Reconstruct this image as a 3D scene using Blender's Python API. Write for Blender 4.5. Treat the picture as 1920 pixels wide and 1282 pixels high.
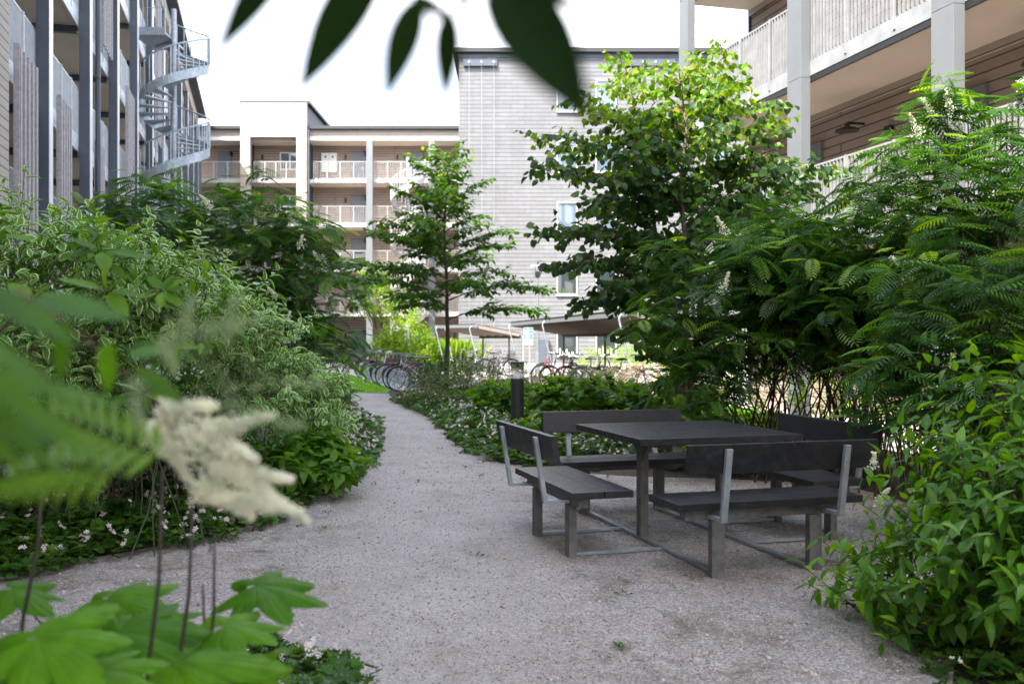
import bpy, math, random
import numpy as np
from mathutils import Vector, Matrix
rnd = random.Random(7)
rng = np.random.default_rng(11)
R = math.radians
for o in list(bpy.data.objects): bpy.data.objects.remove(o)
SC = bpy.context.scene
COL = SC.collection

# ------------------------------------------------------------------ camera, sky, sun, exposure
F = 1800.0; HZ = 637.0; EYE = 1.45
cam = bpy.data.cameras.new("camera"); co = bpy.data.objects.new("camera", cam); COL.objects.link(co)
co.location = (0, 0, EYE); co.rotation_euler = (R(90), 0, 0)
cam.sensor_width = 36; cam.lens = 36 * F / 1920; cam.shift_y = -4 / 1920
cam.clip_start = 0.05; cam.clip_end = 3000
cam.dof.use_dof = True; cam.dof.focus_distance = 7.5; cam.dof.aperture_fstop = 2.8
SC.camera = co
SUN_AZ = R(38.5); SUN_EL = R(49.5)          # direction the light travels, from +Y towards +X; height
w = bpy.data.worlds.new("World"); SC.world = w; w.use_nodes = True
nt = w.node_tree; bg = nt.nodes["Background"]
sky = nt.nodes.new("ShaderNodeTexSky"); sky.sky_type = 'NISHITA'; sky.sun_disc = False
sky.sun_elevation = SUN_EL; sky.sun_rotation = SUN_AZ + math.pi; sky.air_density = 1.0; sky.dust_density = 3.0; sky.ozone_density = 1.0
tcw = nt.nodes.new("ShaderNodeTexCoord"); cn = nt.nodes.new("ShaderNodeTexNoise"); cn.inputs['Scale'].default_value = 1.6; cn.inputs['Detail'].default_value = 8
nt.links.new(tcw.outputs['Generated'], cn.inputs['Vector'])
cr = nt.nodes.new("ShaderNodeMapRange"); cr.inputs[1].default_value = .44; cr.inputs[2].default_value = .62; cr.inputs[3].default_value = .05; cr.inputs[4].default_value = 1.0
nt.links.new(cn.outputs[0], cr.inputs[0])
cm = nt.nodes.new("ShaderNodeMix"); cm.data_type = 'RGBA'; cm.inputs[7].default_value = (5.6, 5.75, 6.0, 1)      # thin bright cloud veil
nt.links.new(cr.outputs[0], cm.inputs[0]); nt.links.new(sky.outputs[0], cm.inputs[6])
nt.links.new(cm.outputs[2], bg.inputs[0]); bg.inputs[1].default_value = 0.15
sl = bpy.data.lights.new("sun", 'SUN'); so = bpy.data.objects.new("sun", sl); COL.objects.link(so)
sl.energy = 3.1; sl.angle = R(0.5); sl.color = (1.0, 0.94, 0.85)
sd = Vector((math.sin(SUN_AZ) * math.cos(SUN_EL), math.cos(SUN_AZ) * math.cos(SUN_EL), -math.sin(SUN_EL)))
so.rotation_euler = sd.to_track_quat('-Z', 'Y').to_euler()
SC.view_settings.view_transform = 'Standard'; SC.view_settings.look = 'None'
SC.view_settings.exposure = 2.22; SC.view_settings.gamma = 1.0
SC.render.engine = 'CYCLES'
SC.cycles.max_bounces = 8; SC.cycles.transparent_max_bounces = 12

# ------------------------------------------------------------------ helpers
def W(px, py, Y): return Vector(((px - 960) / F * Y, Y, EYE + (HZ - py) / F * Y))
def lerp(a, b, t): return a + (b - a) * t

class MB:
    def __init__(s): s.v = []; s.f = []; s.m = []
    def add(s, vs, fs, m=0):
        n = len(s.v); s.v.extend([tuple(v) for v in vs])
        for f in fs: s.f.append(tuple(i + n for i in f)); s.m.append(m)
    def box(s, x0, x1, y0, y1, z0, z1, m=0, fr=None):
        vs = [(x, y, z) for z in (z0, z1) for y in (y0, y1) for x in (x0, x1)]
        if fr: vs = [fr(*v) for v in vs]
        s.add(vs, [(0, 2, 3, 1), (4, 5, 7, 6), (0, 1, 5, 4), (2, 6, 7, 3), (0, 4, 6, 2), (1, 3, 7, 5)], m)
    def bar(s, a, b, wx, wy, up=(0, 0, 1), m=0):
        a = Vector(a); b = Vector(b); d = (b - a).normalized(); u = Vector(up)
        x = d.cross(u)
        if x.length < 1e-4: x = d.cross(Vector((0, 1, 0)))
        x.normalize(); y = x.cross(d)
        vs = []
        for p in (a, b):
            for sx, sy in ((-1, -1), (1, -1), (1, 1), (-1, 1)): vs.append(p + x * sx * wx / 2 + y * sy * wy / 2)
        s.add(vs, [(0, 3, 2, 1), (4, 5, 6, 7), (0, 1, 5, 4), (1, 2, 6, 5), (2, 3, 7, 6), (3, 0, 4, 7)], m)
    def tube(s, pts, r, n=6, m=0, cap=True, closed=False):
        pts = [Vector(p) for p in pts]; k = len(pts)
        rs = r if isinstance(r, (list, tuple)) else [r] * k
        vs = []; ref = None
        for i, p in enumerate(pts):
            if closed: d = pts[(i + 1) % k] - pts[i - 1]
            else: d = pts[min(i + 1, k - 1)] - pts[max(i - 1, 0)]
            d.normalize()
            if ref is None:
                ref = Vector((0, 0, 1)) if abs(d.z) < .9 else Vector((1, 0, 0))
            x = d.cross(ref); 
            if x.length < 1e-5: x = d.cross(Vector((0, 1, 0.1)))
            x.normalize(); y = x.cross(d).normalized(); ref = y
            for j in range(n):
                a = 2 * math.pi * j / n; vs.append(p + (x * math.cos(a) + y * math.sin(a)) * rs[i])
        fs = []
        for i in range(k if closed else k - 1):
            i2 = (i + 1) % k
            for j in range(n): fs.append((i * n + j, i * n + (j + 1) % n, i2 * n + (j + 1) % n, i2 * n + j))
        if cap and not closed: fs.append(tuple(range(n))[::-1]); fs.append(tuple((k - 1) * n + j for j in range(n)))
        s.add(vs, fs, m)
    def lathe(s, prof, n=20, c=(0, 0, 0), m=0):
        vs = []; fs = []
        for r, z in prof:
            for j in range(n):
                a = 2 * math.pi * j / n; vs.append((c[0] + r * math.cos(a), c[1] + r * math.sin(a), c[2] + z))
        for i in range(len(prof) - 1):
            for j in range(n): fs.append((i * n + j, i * n + (j + 1) % n, (i + 1) * n + (j + 1) % n, (i + 1) * n + j))
        fs.append(tuple(range(n))[::-1]); fs.append(tuple((len(prof) - 1) * n + j for j in range(n)))
        s.add(vs, fs, m)
    def build(s, name, mats, parent=None, smooth=False, bevel=0, local=False):
        me = bpy.data.meshes.new(name); me.from_pydata(s.v, [], s.f); me.update()
        if not isinstance(mats, (list, tuple)): mats = [mats]
        for m in mats: me.materials.append(m)
        if len(mats) > 1: me.polygons.foreach_set('material_index', s.m)
        if smooth: me.polygons.foreach_set('use_smooth', [True] * len(s.f))
        return link(name, me, parent, bevel, local)

def link(name, me, parent=None, bevel=0, local=False):
    o = bpy.data.objects.new(name, me); COL.objects.link(o)
    if parent:
        o.parent = parent
        if not local:
            L = Vector(parent.location); q = parent.parent
            while q: L += Vector(q.location); q = q.parent
            # children are authored in world space; only top-level empties carry an offset
            top = parent
            while top.parent: top = top.parent
            if parent is top: o.matrix_parent_inverse = Matrix.Translation(-Vector(top.location))
    if bevel:
        b = o.modifiers.new('bevel', 'BEVEL'); b.width = bevel; b.segments = 2; b.limit_method = 'ANGLE'
    return o
def tag(o, label=None, cat=None, group=None, kind=None):
    if label: o['label'] = label
    if cat: o['category'] = cat
    if group: o['group'] = group
    if kind: o['kind'] = kind
    return o
def thing(name, label, cat, loc=(0, 0, 0), group=None, rz=0):
    o = bpy.data.objects.new(name, None); COL.objects.link(o); o.location = loc; o.rotation_euler = (0, 0, rz)
    o.empty_display_size = .2
    return tag(o, label, cat, group)
def copy_thing(root, loc, rz, label, skip=()):
    r = root.copy(); COL.objects.link(r); r.location = loc; r.rotation_euler = (0, 0, rz); r['label'] = label
    for ch in root.children:
        if ch.name.split('.')[0] in skip: continue
        c = ch.copy(); COL.objects.link(c); c.parent = r
        for g in ch.children:
            d = g.copy(); COL.objects.link(d); d.parent = c
    return r

# ------------------------------------------------------------------ materials
def newmat(name):
    m = bpy.data.materials.new(name); m.use_nodes = True; nt = m.node_tree
    return m, nt, nt.nodes['Principled BSDF']
def N(nt, t, **k):
    n = nt.nodes.new(t)
    for a, b in k.items(): setattr(n, a, b)
    return n
def ramp(nt, fac, stops):
    r = N(nt, 'ShaderNodeValToRGB'); e = r.color_ramp.elements
    while len(e) > 1: e.remove(e[-1])
    e[0].position = stops[0][0]; e[0].color = (*stops[0][1], 1)
    for p, c in stops[1:]:
        x = e.new(p); x.color = (*c, 1)
    nt.links.new(fac, r.inputs[0]); return r.outputs[0]
def simple(name, col, rough=.6, metal=0, var=.12, scale=6, bump=0, bscale=60, spec=.5):
    m, nt, b = newmat(name)
    g = N(nt, 'ShaderNodeNewGeometry'); n = N(nt, 'ShaderNodeTexNoise'); n.inputs['Scale'].default_value = scale; n.inputs['Detail'].default_value = 6
    nt.links.new(g.outputs['Position'], n.inputs['Vector'])
    c = Vector(col)
    out = ramp(nt, n.outputs[0], [(.3, tuple(c * (1 - var))), (.7, tuple(c * (1 + var)))])
    nt.links.new(out, b.inputs['Base Color'])
    b.inputs['Roughness'].default_value = rough; b.inputs['Metallic'].default_value = metal
    b.inputs['Specular IOR Level'].default_value = spec
    if bump:
        n2 = N(nt, 'ShaderNodeTexNoise'); n2.inputs['Scale'].default_value = bscale; n2.inputs['Detail'].default_value = 4
        nt.links.new(g.outputs['Position'], n2.inputs['Vector'])
        bp = N(nt, 'ShaderNodeBump'); bp.inputs['Strength'].default_value = bump; bp.inputs['Distance'].default_value = .01
        nt.links.new(n2.outputs[0], bp.inputs['Height']); nt.links.new(bp.outputs[0], b.inputs['Normal'])
    return m
def boards(name, col, pitch=.17, var=.14, joint=.06, rough=.75, axis='z', length=3.2, grain=True):
    """horizontal boards or courses: brick texture on (horizontal run, z)"""
    m, nt, b = newmat(name)
    g = N(nt, 'ShaderNodeNewGeometry'); sp = N(nt, 'ShaderNodeSeparateXYZ'); nt.links.new(g.outputs['Position'], sp.inputs[0])
    ad = N(nt, 'ShaderNodeMath', operation='ADD'); mu = N(nt, 'ShaderNodeMath', operation='MULTIPLY'); mu.inputs[1].default_value = 1.0 if axis == 'z' else 0.0
    nt.links.new(sp.outputs[1], mu.inputs[0]); nt.links.new(sp.outputs[0], ad.inputs[0]); nt.links.new(mu.outputs[0], ad.inputs[1])
    cb = N(nt, 'ShaderNodeCombineXYZ'); nt.links.new(ad.outputs[0], cb.inputs[0]); nt.links.new(sp.outputs[2], cb.inputs[1])
    br = N(nt, 'ShaderNodeTexBrick'); nt.links.new(cb.outputs[0], br.inputs['Vector'])
    c = Vector(col)
    br.inputs['Color1'].default_value = (*(c * (1 - var)), 1); br.inputs['Color2'].default_value = (*(c * (1 + var)), 1)
    br.inputs['Mortar'].default_value = (*(c * .25), 1); br.inputs['Scale'].default_value = 1
    br.inputs['Mortar Size'].default_value = pitch * joint; br.inputs['Mortar Smooth'].default_value = .2
    br.inputs['Brick Width'].default_value = length; br.inputs['Row Height'].default_value = pitch; br.offset = .5
    n = N(nt, 'ShaderNodeTexNoise'); n.inputs['Scale'].default_value = 1.3; n.inputs['Detail'].default_value = 8; n.inputs['Roughness'].default_value = .65
    mp = N(nt, 'ShaderNodeMapping'); mp.inputs['Scale'].default_value = (2.2, 2.2, .5) if not grain else (.5, .5, 8)
    nt.links.new(g.outputs['Position'], mp.inputs[0]); nt.links.new(mp.outputs[0], n.inputs['Vector'])
    mx = N(nt, 'ShaderNodeMix', data_type='RGBA', blend_type='MULTIPLY'); mx.inputs[0].default_value = .55
    r = ramp(nt, n.outputs[0], [(.25, (.78, .78, .78)), (.75, (1.12, 1.12, 1.12))])
    nt.links.new(br.outputs['Color'], mx.inputs[6]); nt.links.new(r, mx.inputs[7]); nt.links.new(mx.outputs[2], b.inputs['Base Color'])
    b.inputs['Roughness'].default_value = rough
    bp = N(nt, 'ShaderNodeBump'); bp.inputs['Strength'].default_value = .6; bp.inputs['Distance'].default_value = .01; bp.invert = True
    nt.links.new(br.outputs['Fac'], bp.inputs['Height']); nt.links.new(bp.outputs[0], b.inputs['Normal'])
    return m
def leafmat(name, stops, trans=.35, rough=.42, tcol=None, spec=.4):
    m, nt, b = newmat(name)
    at = N(nt, 'ShaderNodeAttribute'); at.attribute_name = 'rnd'
    colr = ramp(nt, at.outputs['Fac'], stops)
    g = N(nt, 'ShaderNodeNewGeometry'); n = N(nt, 'ShaderNodeTexNoise'); n.inputs['Scale'].default_value = 28; n.inputs['Detail'].default_value = 3
    nt.links.new(g.outputs['Position'], n.inputs['Vector'])
    mx0 = N(nt, 'ShaderNodeMix', data_type='RGBA', blend_type='MULTIPLY'); mx0.inputs[0].default_value = .6
    nt.links.new(colr, mx0.inputs[6]); nt.links.new(ramp(nt, n.outputs[0], [(.3, (.72, .74, .7)), (.7, (1.2, 1.15, 1.1))]), mx0.inputs[7])
    nt.links.new(mx0.outputs[2], b.inputs['Base Color']); b.inputs['Roughness'].default_value = rough; b.inputs['Specular IOR Level'].default_value = spec
    tr = N(nt, 'ShaderNodeBsdfTranslucent')
    hs = N(nt, 'ShaderNodeHueSaturation'); hs.inputs['Hue'].default_value = .475; hs.inputs['Saturation'].default_value = 1.15; hs.inputs['Value'].default_value = 2.2
    nt.links.new(mx0.outputs[2], hs.inputs['Color']); nt.links.new(hs.outputs[0], tr.inputs[0])
    mx = N(nt, 'ShaderNodeMixShader'); mx.inputs[0].default_value = trans
    nt.links.new(b.outputs[0], mx.inputs[1]); nt.links.new(tr.outputs[0], mx.inputs[2])
    nt.links.new(mx.outputs[0], nt.nodes['Material Output'].inputs[0])
    return m
def glassmat(name, tint=(.06, .08, .1), refl=.6):
    m, nt, b = newmat(name); b.inputs['Base Color'].default_value = (*tint, 1); b.inputs['Roughness'].default_value = .04
    b.inputs['Specular IOR Level'].default_value = refl; b.inputs['Coat Weight'].default_value = 1; b.inputs['Coat Roughness'].default_value = .02
    return m

M = {}
def tilemat():
    m = boards('grey_slate_tile', (.165, .170, .182), .19, .08, .045, .8, 'x', .6, grain=False); nt = m.node_tree; b = nt.nodes['Principled BSDF']
    br = [n for n in nt.nodes if n.bl_idname == 'ShaderNodeTexBrick'][0]; br.inputs['Mortar'].default_value = (.13, .128, .13, 1)
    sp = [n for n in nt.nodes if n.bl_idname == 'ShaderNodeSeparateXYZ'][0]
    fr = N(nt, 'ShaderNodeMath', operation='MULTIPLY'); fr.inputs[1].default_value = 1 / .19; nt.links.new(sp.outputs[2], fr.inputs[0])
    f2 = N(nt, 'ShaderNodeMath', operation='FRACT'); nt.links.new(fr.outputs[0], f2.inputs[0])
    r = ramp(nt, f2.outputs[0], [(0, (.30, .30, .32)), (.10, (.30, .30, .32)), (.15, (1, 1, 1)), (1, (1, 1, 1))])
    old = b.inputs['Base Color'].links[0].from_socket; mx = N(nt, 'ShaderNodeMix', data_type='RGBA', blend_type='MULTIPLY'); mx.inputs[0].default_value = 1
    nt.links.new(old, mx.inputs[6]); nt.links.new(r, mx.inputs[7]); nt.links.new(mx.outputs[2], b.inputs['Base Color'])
    return m
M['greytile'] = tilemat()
M['siding'] = boards('beige_siding', (.44, .385, .34), .15, .06, .07, .8, length=4)
M['siding_dark'] = boards('brown_siding', (.35, .28, .24), .17, .08, .08, .8, length=4)
M['siding_left'] = boards('tan_panel', (.42, .36, .30), .6, .05, .015, .8, length=1.2)
M['slate'] = boards('dark_slate', (.055, .06, .07), .2, .2, .06, .6, length=.6)
M['soffit'] = boards('soffit_panel', (.62, .55, .49), 1.0, .03, .01, .8, length=1.2)
M['soffit'] = simple('soffit', (.58, .51, .45), .85, var=.05, scale=.8)
M['slab'] = simple('slab_edge', (.52, .53, .54), .7, var=.08)
M['post_blue'] = simple('blue_grey_paint', (.075, .09, .12), .45, var=.1, scale=3)
M['post_grey'] = simple('grey_paint', (.155, .17, .185), .5, var=.06, scale=2)
M['roof'] = simple('roof_black', (.03, .032, .036), .5)
M['galv'] = simple('galvanised', (.34, .385, .43), .42, .35, var=.2, scale=9, bump=.1, bscale=120)
M['galvpanel'] = simple('railing_steel_shaded', (.60, .64, .68), .5, .25, var=.12, scale=5)  # railing steel lightened in colour to make up for shade on the left
M['railright'] = simple('railing_steel_sunlit', (.29, .305, .32), .55, .15, var=.15, scale=5)  # same steel darkened in colour to offset the sun on the right
M['skylit_strip'] = simple('pale_skylit_strip', (.72, .74, .77), .4, .2, var=.05)  # pale metal tone with the sky's reflection put into it
M['white'] = simple('white_paint', (.78, .78, .76), .5, var=.04)
M['whitemetal'] = simple('white_steel', (.50, .50, .49), .45, .1, var=.06)
M['door'] = simple('door_grey', (.16, .17, .20), .5, var=.06)
M['doorwhite'] = simple('cabinet_white', (.72, .73, .70), .5, var=.04)
M['black'] = simple('black_metal', (.018, .019, .021), .45, var=.2)
M['anthracite'] = simple('anthracite', (.028, .031, .036), .5, var=.12, scale=20, bump=.1)
M['rubber'] = simple('rubber', (.015, .015, .016), .8)
M['chrome'] = simple('bike_silver', (.55, .56, .57), .3, .8)
M['red'] = simple('bike_red', (.35, .03, .02), .35)
M['bikeblack'] = simple('bike_black', (.02, .021, .026), .35)
M['bikebrown'] = simple('bike_brown', (.10, .035, .025), .5)
M['screenwood'] = simple('silver_wood', (.40, .37, .39), .85, var=.2, scale=14)
M['sky_glass'] = glassmat('window_glass_sky', (.11, .15, .19), .8)  # pale blue sky reflection mixed into the pane colour
M['curtain'] = glassmat('window_glass_dark', (.03, .04, .045), .6)
M['bark'] = simple('bark', (.065, .05, .038), .9, var=.4, scale=30, bump=.5)
M['barkpale'] = simple('bark_pale', (.16, .12, .085), .85, var=.35, scale=25, bump=.4)
M['stem'] = simple('stem_brown', (.06, .045, .028), .8, var=.4, scale=18)
M['stemgreen'] = simple('stem_green', (.05, .075, .025), .6, var=.3, scale=20)
M['stemdark'] = simple('stem_dark', (.035, .032, .022), .6, var=.3, scale=20)
M['signblue'] = simple('sign_blue', (.02, .32, .52), .4, var=.02)
M['signwhite'] = simple('sign_white', (.82, .83, .85), .4, var=.02)
M['underroof'] = simple('shelter_plywood', (.27, .235, .20), .8, var=.1)

G1 = (.018, .048, .012); 
M['lf_sorb'] = leafmat('sorbaria_leaf', [(0, (.018, .060, .016)), (.5, (.038, .118, .022)), (.85, (.085, .21, .028)), (1, (.17, .33, .035))], .40, .36, spec=.5)
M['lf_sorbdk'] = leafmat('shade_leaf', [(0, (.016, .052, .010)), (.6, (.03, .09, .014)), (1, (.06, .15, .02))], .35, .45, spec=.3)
M['lf_dog'] = leafmat('dogwood_leaf', [(0, (.04, .13, .016)), (.6, (.08, .22, .022)), (1, (.16, .36, .035))], .46, .38, spec=.4)
M['lf_var'] = leafmat('variegated_green', [(0, (.07, .20, .03)), (.6, (.11, .28, .05)), (1, (.16, .34, .06))], .3, .45, spec=.3)
M['lf_cream'] = leafmat('variegated_margin', [(0, (.48, .64, .30)), (1, (.74, .84, .55))], .22, .45, spec=.3)
M['lf_horn'] = leafmat('hornbeam_leaf', [(0, (.028, .085, .012)), (.6, (.052, .14, .018)), (.9, (.085, .20, .022)), (1, (.20, .34, .03))], .35, .5, spec=.2)
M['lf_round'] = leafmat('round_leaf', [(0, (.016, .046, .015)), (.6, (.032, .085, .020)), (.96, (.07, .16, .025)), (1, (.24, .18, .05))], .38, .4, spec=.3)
M['lf_roundy'] = leafmat('round_leaf_sunlit', [(0, (.07, .17, .018)), (.6, (.13, .27, .025)), (.95, (.22, .34, .035)), (1, (.40, .28, .07))], .42, .4, spec=.3)  # sunlit top of the crown put into a lighter, yellower leaf colour
M['lf_ger'] = leafmat('geranium_leaf', [(0, (.028, .085, .012)), (.6, (.048, .135, .018)), (.93, (.08, .19, .025)), (1, (.18, .26, .05))], .3, .5, spec=.25)
M['lf_bright'] = leafmat('broad_leaf', [(0, (.045, .13, .014)), (.6, (.08, .20, .02)), (1, (.13, .28, .03))], .42, .5, spec=.25)
M['lf_yew'] = leafmat('box_leaf', [(0, (.035, .085, .012)), (1, (.08, .17, .02))], .3, .5, spec=.25)
M['lf_brown'] = leafmat('astilbe_leaf', [(0, (.05, .10, .03)), (.5, (.08, .14, .04)), (.8, (.15, .12, .07)), (1, (.24, .17, .12))], .3, .6, spec=.2)
M['lf_yellow'] = leafmat('yellow_green_leaf', [(0, (.09, .19, .02)), (.6, (.17, .29, .03)), (1, (.28, .40, .05))], .4, .5, spec=.2)
M['lf_pink'] = leafmat('faded_flower', [(0, (.10, .13, .05)), (.45, (.30, .21, .18)), (1, (.55, .42, .38))], .2, .7, spec=.1)
M['fl_pink'] = leafmat('pale_pink_petal', [(0, (.70, .54, .62)), (1, (.86, .78, .82))], .25)
M['fl_cream'] = leafmat('cream_flower', [(0, (.76, .80, .64)), (1, (.92, .93, .84))], .2, .8, spec=.1)
M['fl_green'] = leafmat('green_bud', [(0, (.26, .40, .18)), (1, (.50, .64, .38))], .1, .8, spec=.1)
M['lf_fg'] = leafmat('lobed_leaf', [(0, (.045, .17, .004)), (1, (.11, .30, .008))], .45, .5, spec=.14)
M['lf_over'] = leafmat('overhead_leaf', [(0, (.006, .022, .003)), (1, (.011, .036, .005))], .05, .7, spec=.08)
def addvein(m):
    nt = m.node_tree; at = N(nt, 'ShaderNodeAttribute'); at.attribute_name = 'vein'; b = nt.nodes['Principled BSDF']
    bp = N(nt, 'ShaderNodeBump'); bp.inputs['Strength'].default_value = .7; bp.inputs['Distance'].default_value = .004; bp.invert = True; nt.links.new(at.outputs['Fac'], bp.inputs['Height']); nt.links.new(bp.outputs[0], b.inputs['Normal'])
    old = b.inputs['Base Color'].links[0].from_socket; mx = N(nt, 'ShaderNodeMix', data_type='RGBA'); ml = N(nt, 'ShaderNodeMath', operation='MULTIPLY'); ml.inputs[1].default_value = .45
    nt.links.new(at.outputs['Fac'], ml.inputs[0]); nt.links.new(ml.outputs[0], mx.inputs[0]); nt.links.new(old, mx.inputs[6]); mx.inputs[7].default_value = (.20, .38, .05, 1); nt.links.new(mx.outputs[2], b.inputs['Base Color'])
def blemish(m):
    nt = m.node_tree; b = nt.nodes['Principled BSDF']; g = N(nt, 'ShaderNodeNewGeometry'); n = N(nt, 'ShaderNodeTexNoise'); n.inputs['Scale'].default_value = 9; n.inputs['Detail'].default_value = 7; n.inputs['Roughness'].default_value = .7
    nt.links.new(g.outputs['Position'], n.inputs['Vector']); old = b.inputs['Base Color'].links[0].from_socket
    mx = N(nt, 'ShaderNodeMix', data_type='RGBA', blend_type='MULTIPLY'); mx.inputs[0].default_value = 1; nt.links.new(old, mx.inputs[6]); nt.links.new(ramp(nt, n.outputs[0], [(.3, (.6, .62, .6)), (.5, (1, 1, 1)), (.68, (1.25, 1.15, 1)), (.74, (1.5, 1.05, .9))]), mx.inputs[7])
    nt.links.new(mx.outputs[2], b.inputs['Base Color'])
addvein(M['lf_fg']); blemish(M['lf_fg'])

# ------------------------------------------------------------------ ground sheets
def gravelmat():
    m, nt, b = newmat('gravel')
    g = N(nt, 'ShaderNodeNewGeometry')
    v = N(nt, 'ShaderNodeTexVoronoi'); v.inputs['Scale'].default_value = 105; nt.links.new(g.outputs['Position'], v.inputs['Vector'])
    v2 = N(nt, 'ShaderNodeTexVoronoi'); v2.inputs['Scale'].default_value = 210; nt.links.new(g.outputs['Position'], v2.inputs['Vector'])
    sp = N(nt, 'ShaderNodeSeparateColor'); nt.links.new(v.outputs['Color'], sp.inputs[0])
    sp2 = N(nt, 'ShaderNodeSeparateColor'); nt.links.new(v2.outputs['Color'], sp2.inputs[0])
    c1 = ramp(nt, sp.outputs[0], [(0, (.17, .15, .15)), (.25, (.30, .27, .255)), (.5, (.44, .40, .38)), (.75, (.57, .52, .50)), (1, (.88, .84, .81))])
    c2 = ramp(nt, sp2.outputs[1], [(0, (.14, .125, .125)), (.5, (.44, .405, .39)), (1, (.84, .80, .77))])
    mx = N(nt, 'ShaderNodeMix', data_type='RGBA'); mx.inputs[0].default_value = .45
    nt.links.new(c1, mx.inputs[6]); nt.links.new(c2, mx.inputs[7])
    n = N(nt, 'ShaderNodeTexNoise'); n.inputs['Scale'].default_value = 1.3; n.inputs['Detail'].default_value = 12; n.inputs['Roughness'].default_value = .78
    nt.links.new(g.outputs['Position'], n.inputs['Vector'])
    tone = ramp(nt, n.outputs[0], [(.32, (.68, .65, .60)), (.5, (.95, .95, .95)), (.72, (1.15, 1.13, 1.12))])
    def mth(op, a, c=None, d=None):
        q = N(nt, 'ShaderNodeMath', operation=op)
        for i, v_ in enumerate((a, c, d)):
            if v_ is None: continue
            if isinstance(v_, (int, float)): q.inputs[i].default_value = v_
            else: nt.links.new(v_, q.inputs[i])
        return q.outputs[0]
    sx = N(nt, 'ShaderNodeSeparateXYZ'); nt.links.new(g.outputs['Position'], sx.inputs[0])
    xc = mth('MULTIPLY_ADD', mth('POWER', sx.outputs[1], 2.0), -.0057, -.30)            # line people walk on
    dist = mth('ABSOLUTE', mth('SUBTRACT', sx.outputs[0], xc)); dist = mth('ADD', dist, mth('MULTIPLY_ADD', n.outputs[0], 1.6, -.8))
    wear = N(nt, 'ShaderNodeMapRange'); wear.interpolation_type = 'SMOOTHSTEP'; nt.links.new(dist, wear.inputs[0]); wear.inputs[1].default_value = 1.15; wear.inputs[2].default_value = .2; wear.inputs[3].default_value = 0; wear.inputs[4].default_value = 1
    mw = N(nt, 'ShaderNodeMix', data_type='RGBA'); nt.links.new(mth('MULTIPLY', wear.outputs[0], .42), mw.inputs[0]); nt.links.new(mx.outputs[2], mw.inputs[6]); mw.inputs[7].default_value = (.58, .555, .53, 1)
    m2 = N(nt, 'ShaderNodeMix', data_type='RGBA', blend_type='MULTIPLY'); m2.inputs[0].default_value = .9
    nt.links.new(mw.outputs[2], m2.inputs[6]); nt.links.new(tone, m2.inputs[7])
    n3 = N(nt, 'ShaderNodeTexNoise'); n3.inputs['Scale'].default_value = 2.3; n3.inputs['Detail'].default_value = 10; n3.inputs['Roughness'].default_value = .8; n3.inputs['Distortion'].default_value = .4
    mp = N(nt, 'ShaderNodeMapping'); mp.inputs['Location'].default_value = (4.3, 8.1, 2); nt.links.new(g.outputs['Position'], mp.inputs[0]); nt.links.new(mp.outputs[0], n3.inputs['Vector'])
    mask = ramp(nt, n3.outputs[0], [(.50, (0, 0, 0)), (.64, (1, 1, 1))])
    mm = N(nt, 'ShaderNodeMath', operation='MULTIPLY'); mm.inputs[1].default_value = .8; nt.links.new(mth('MULTIPLY', mask, mth('SUBTRACT', 1.0, wear.outputs[0])), mm.inputs[0])
    m3 = N(nt, 'ShaderNodeMix', data_type='RGBA'); nt.links.new(mm.outputs[0], m3.inputs[0]); nt.links.new(m2.outputs[2], m3.inputs[6]); m3.inputs[7].default_value = (.13, .125, .065, 1)
    nt.links.new(m3.outputs[2], b.inputs['Base Color']); b.inputs['Roughness'].default_value = .9; b.inputs['Specular IOR Level'].default_value = .25
    bp = N(nt, 'ShaderNodeBump'); bp.inputs['Strength'].default_value = 1.0; bp.inputs['Distance'].default_value = .012; bp.invert = True
    nt.links.new(v.outputs['Distance'], bp.inputs['Height']); nt.links.new(bp.outputs[0], b.inputs['Normal'])
    return m
M['gravel'] = gravelmat()
M['soil'] = simple('soil', (.055, .042, .03), .95, var=.5, scale=20, bump=.6, bscale=50)
M['lawn'] = simple('lawn', (.12, .28, .035), .9, var=.35, scale=3, bump=.8, bscale=70)
M['paving'] = simple('paving', (.42, .39, .35), .85, var=.12, scale=2, bump=.2)
def sheet(name, poly, z, mat, kind='structure', jitter=0):
    pts = []
    n = len(poly)
    for i in range(n):
        a = Vector(poly[i]); b = Vector(poly[(i + 1) % n]); k = max(1, int((b - a).length / .35)) if jitter else 1
        for j in range(min(k, 60)):
            p = a.lerp(b, j / min(k, 60))
            pts.append((p.x + rnd.uniform(-1, 1) * jitter, p.y + rnd.uniform(-1, 1) * jitter, z))
    mb = MB(); mb.add(pts, [tuple(range(len(pts)))])
    o = mb.build(name, mat); tag(o, kind=kind); return o
sheet('ground', [(-400, -100), (400, -100), (400, 700), (-400, 700)], 0, M['soil'])
PATH_L = [(-3.14, 5.9), (-2.08, 7.19), (-1.9, 8.2), (-1.65, 10.3), (-2.0, 14.3), (-3.2, 20.4), (-4.3, 25.0)]
path = [(-.7, 2.6), (-1.0, 3.9), (-1.6, 4.5), (-3, 4.6), (-7, 4.6), (-7, 6.4)] + PATH_L + [(-8, 28.5), (-14, 33), (-14, 31), (-7, 26.2)][:0] + \
       [(-6.5, 26.3), (-14, 28), (-14, 25.6), (-6.5, 24.3)][:0] + [(-6.5, 25.6), (-9, 25.9), (-9, 27.6), (-3.3, 25.9), (-2.75, 22.3), (-1.5, 18.2), (-.65, 13.9), (-.15, 11.4), (.6, 10.4), (2.0, 10.0), (3.3, 9.6), (3.6, 8.2), (3.1, 6.6), (2.3, 5.2), (1.8, 4.0), (1.7, 2.6), (1.7, -2), (-.7, -2)]
sheet('gravel_path', path, .006, M['gravel'], jitter=.05)
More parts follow.
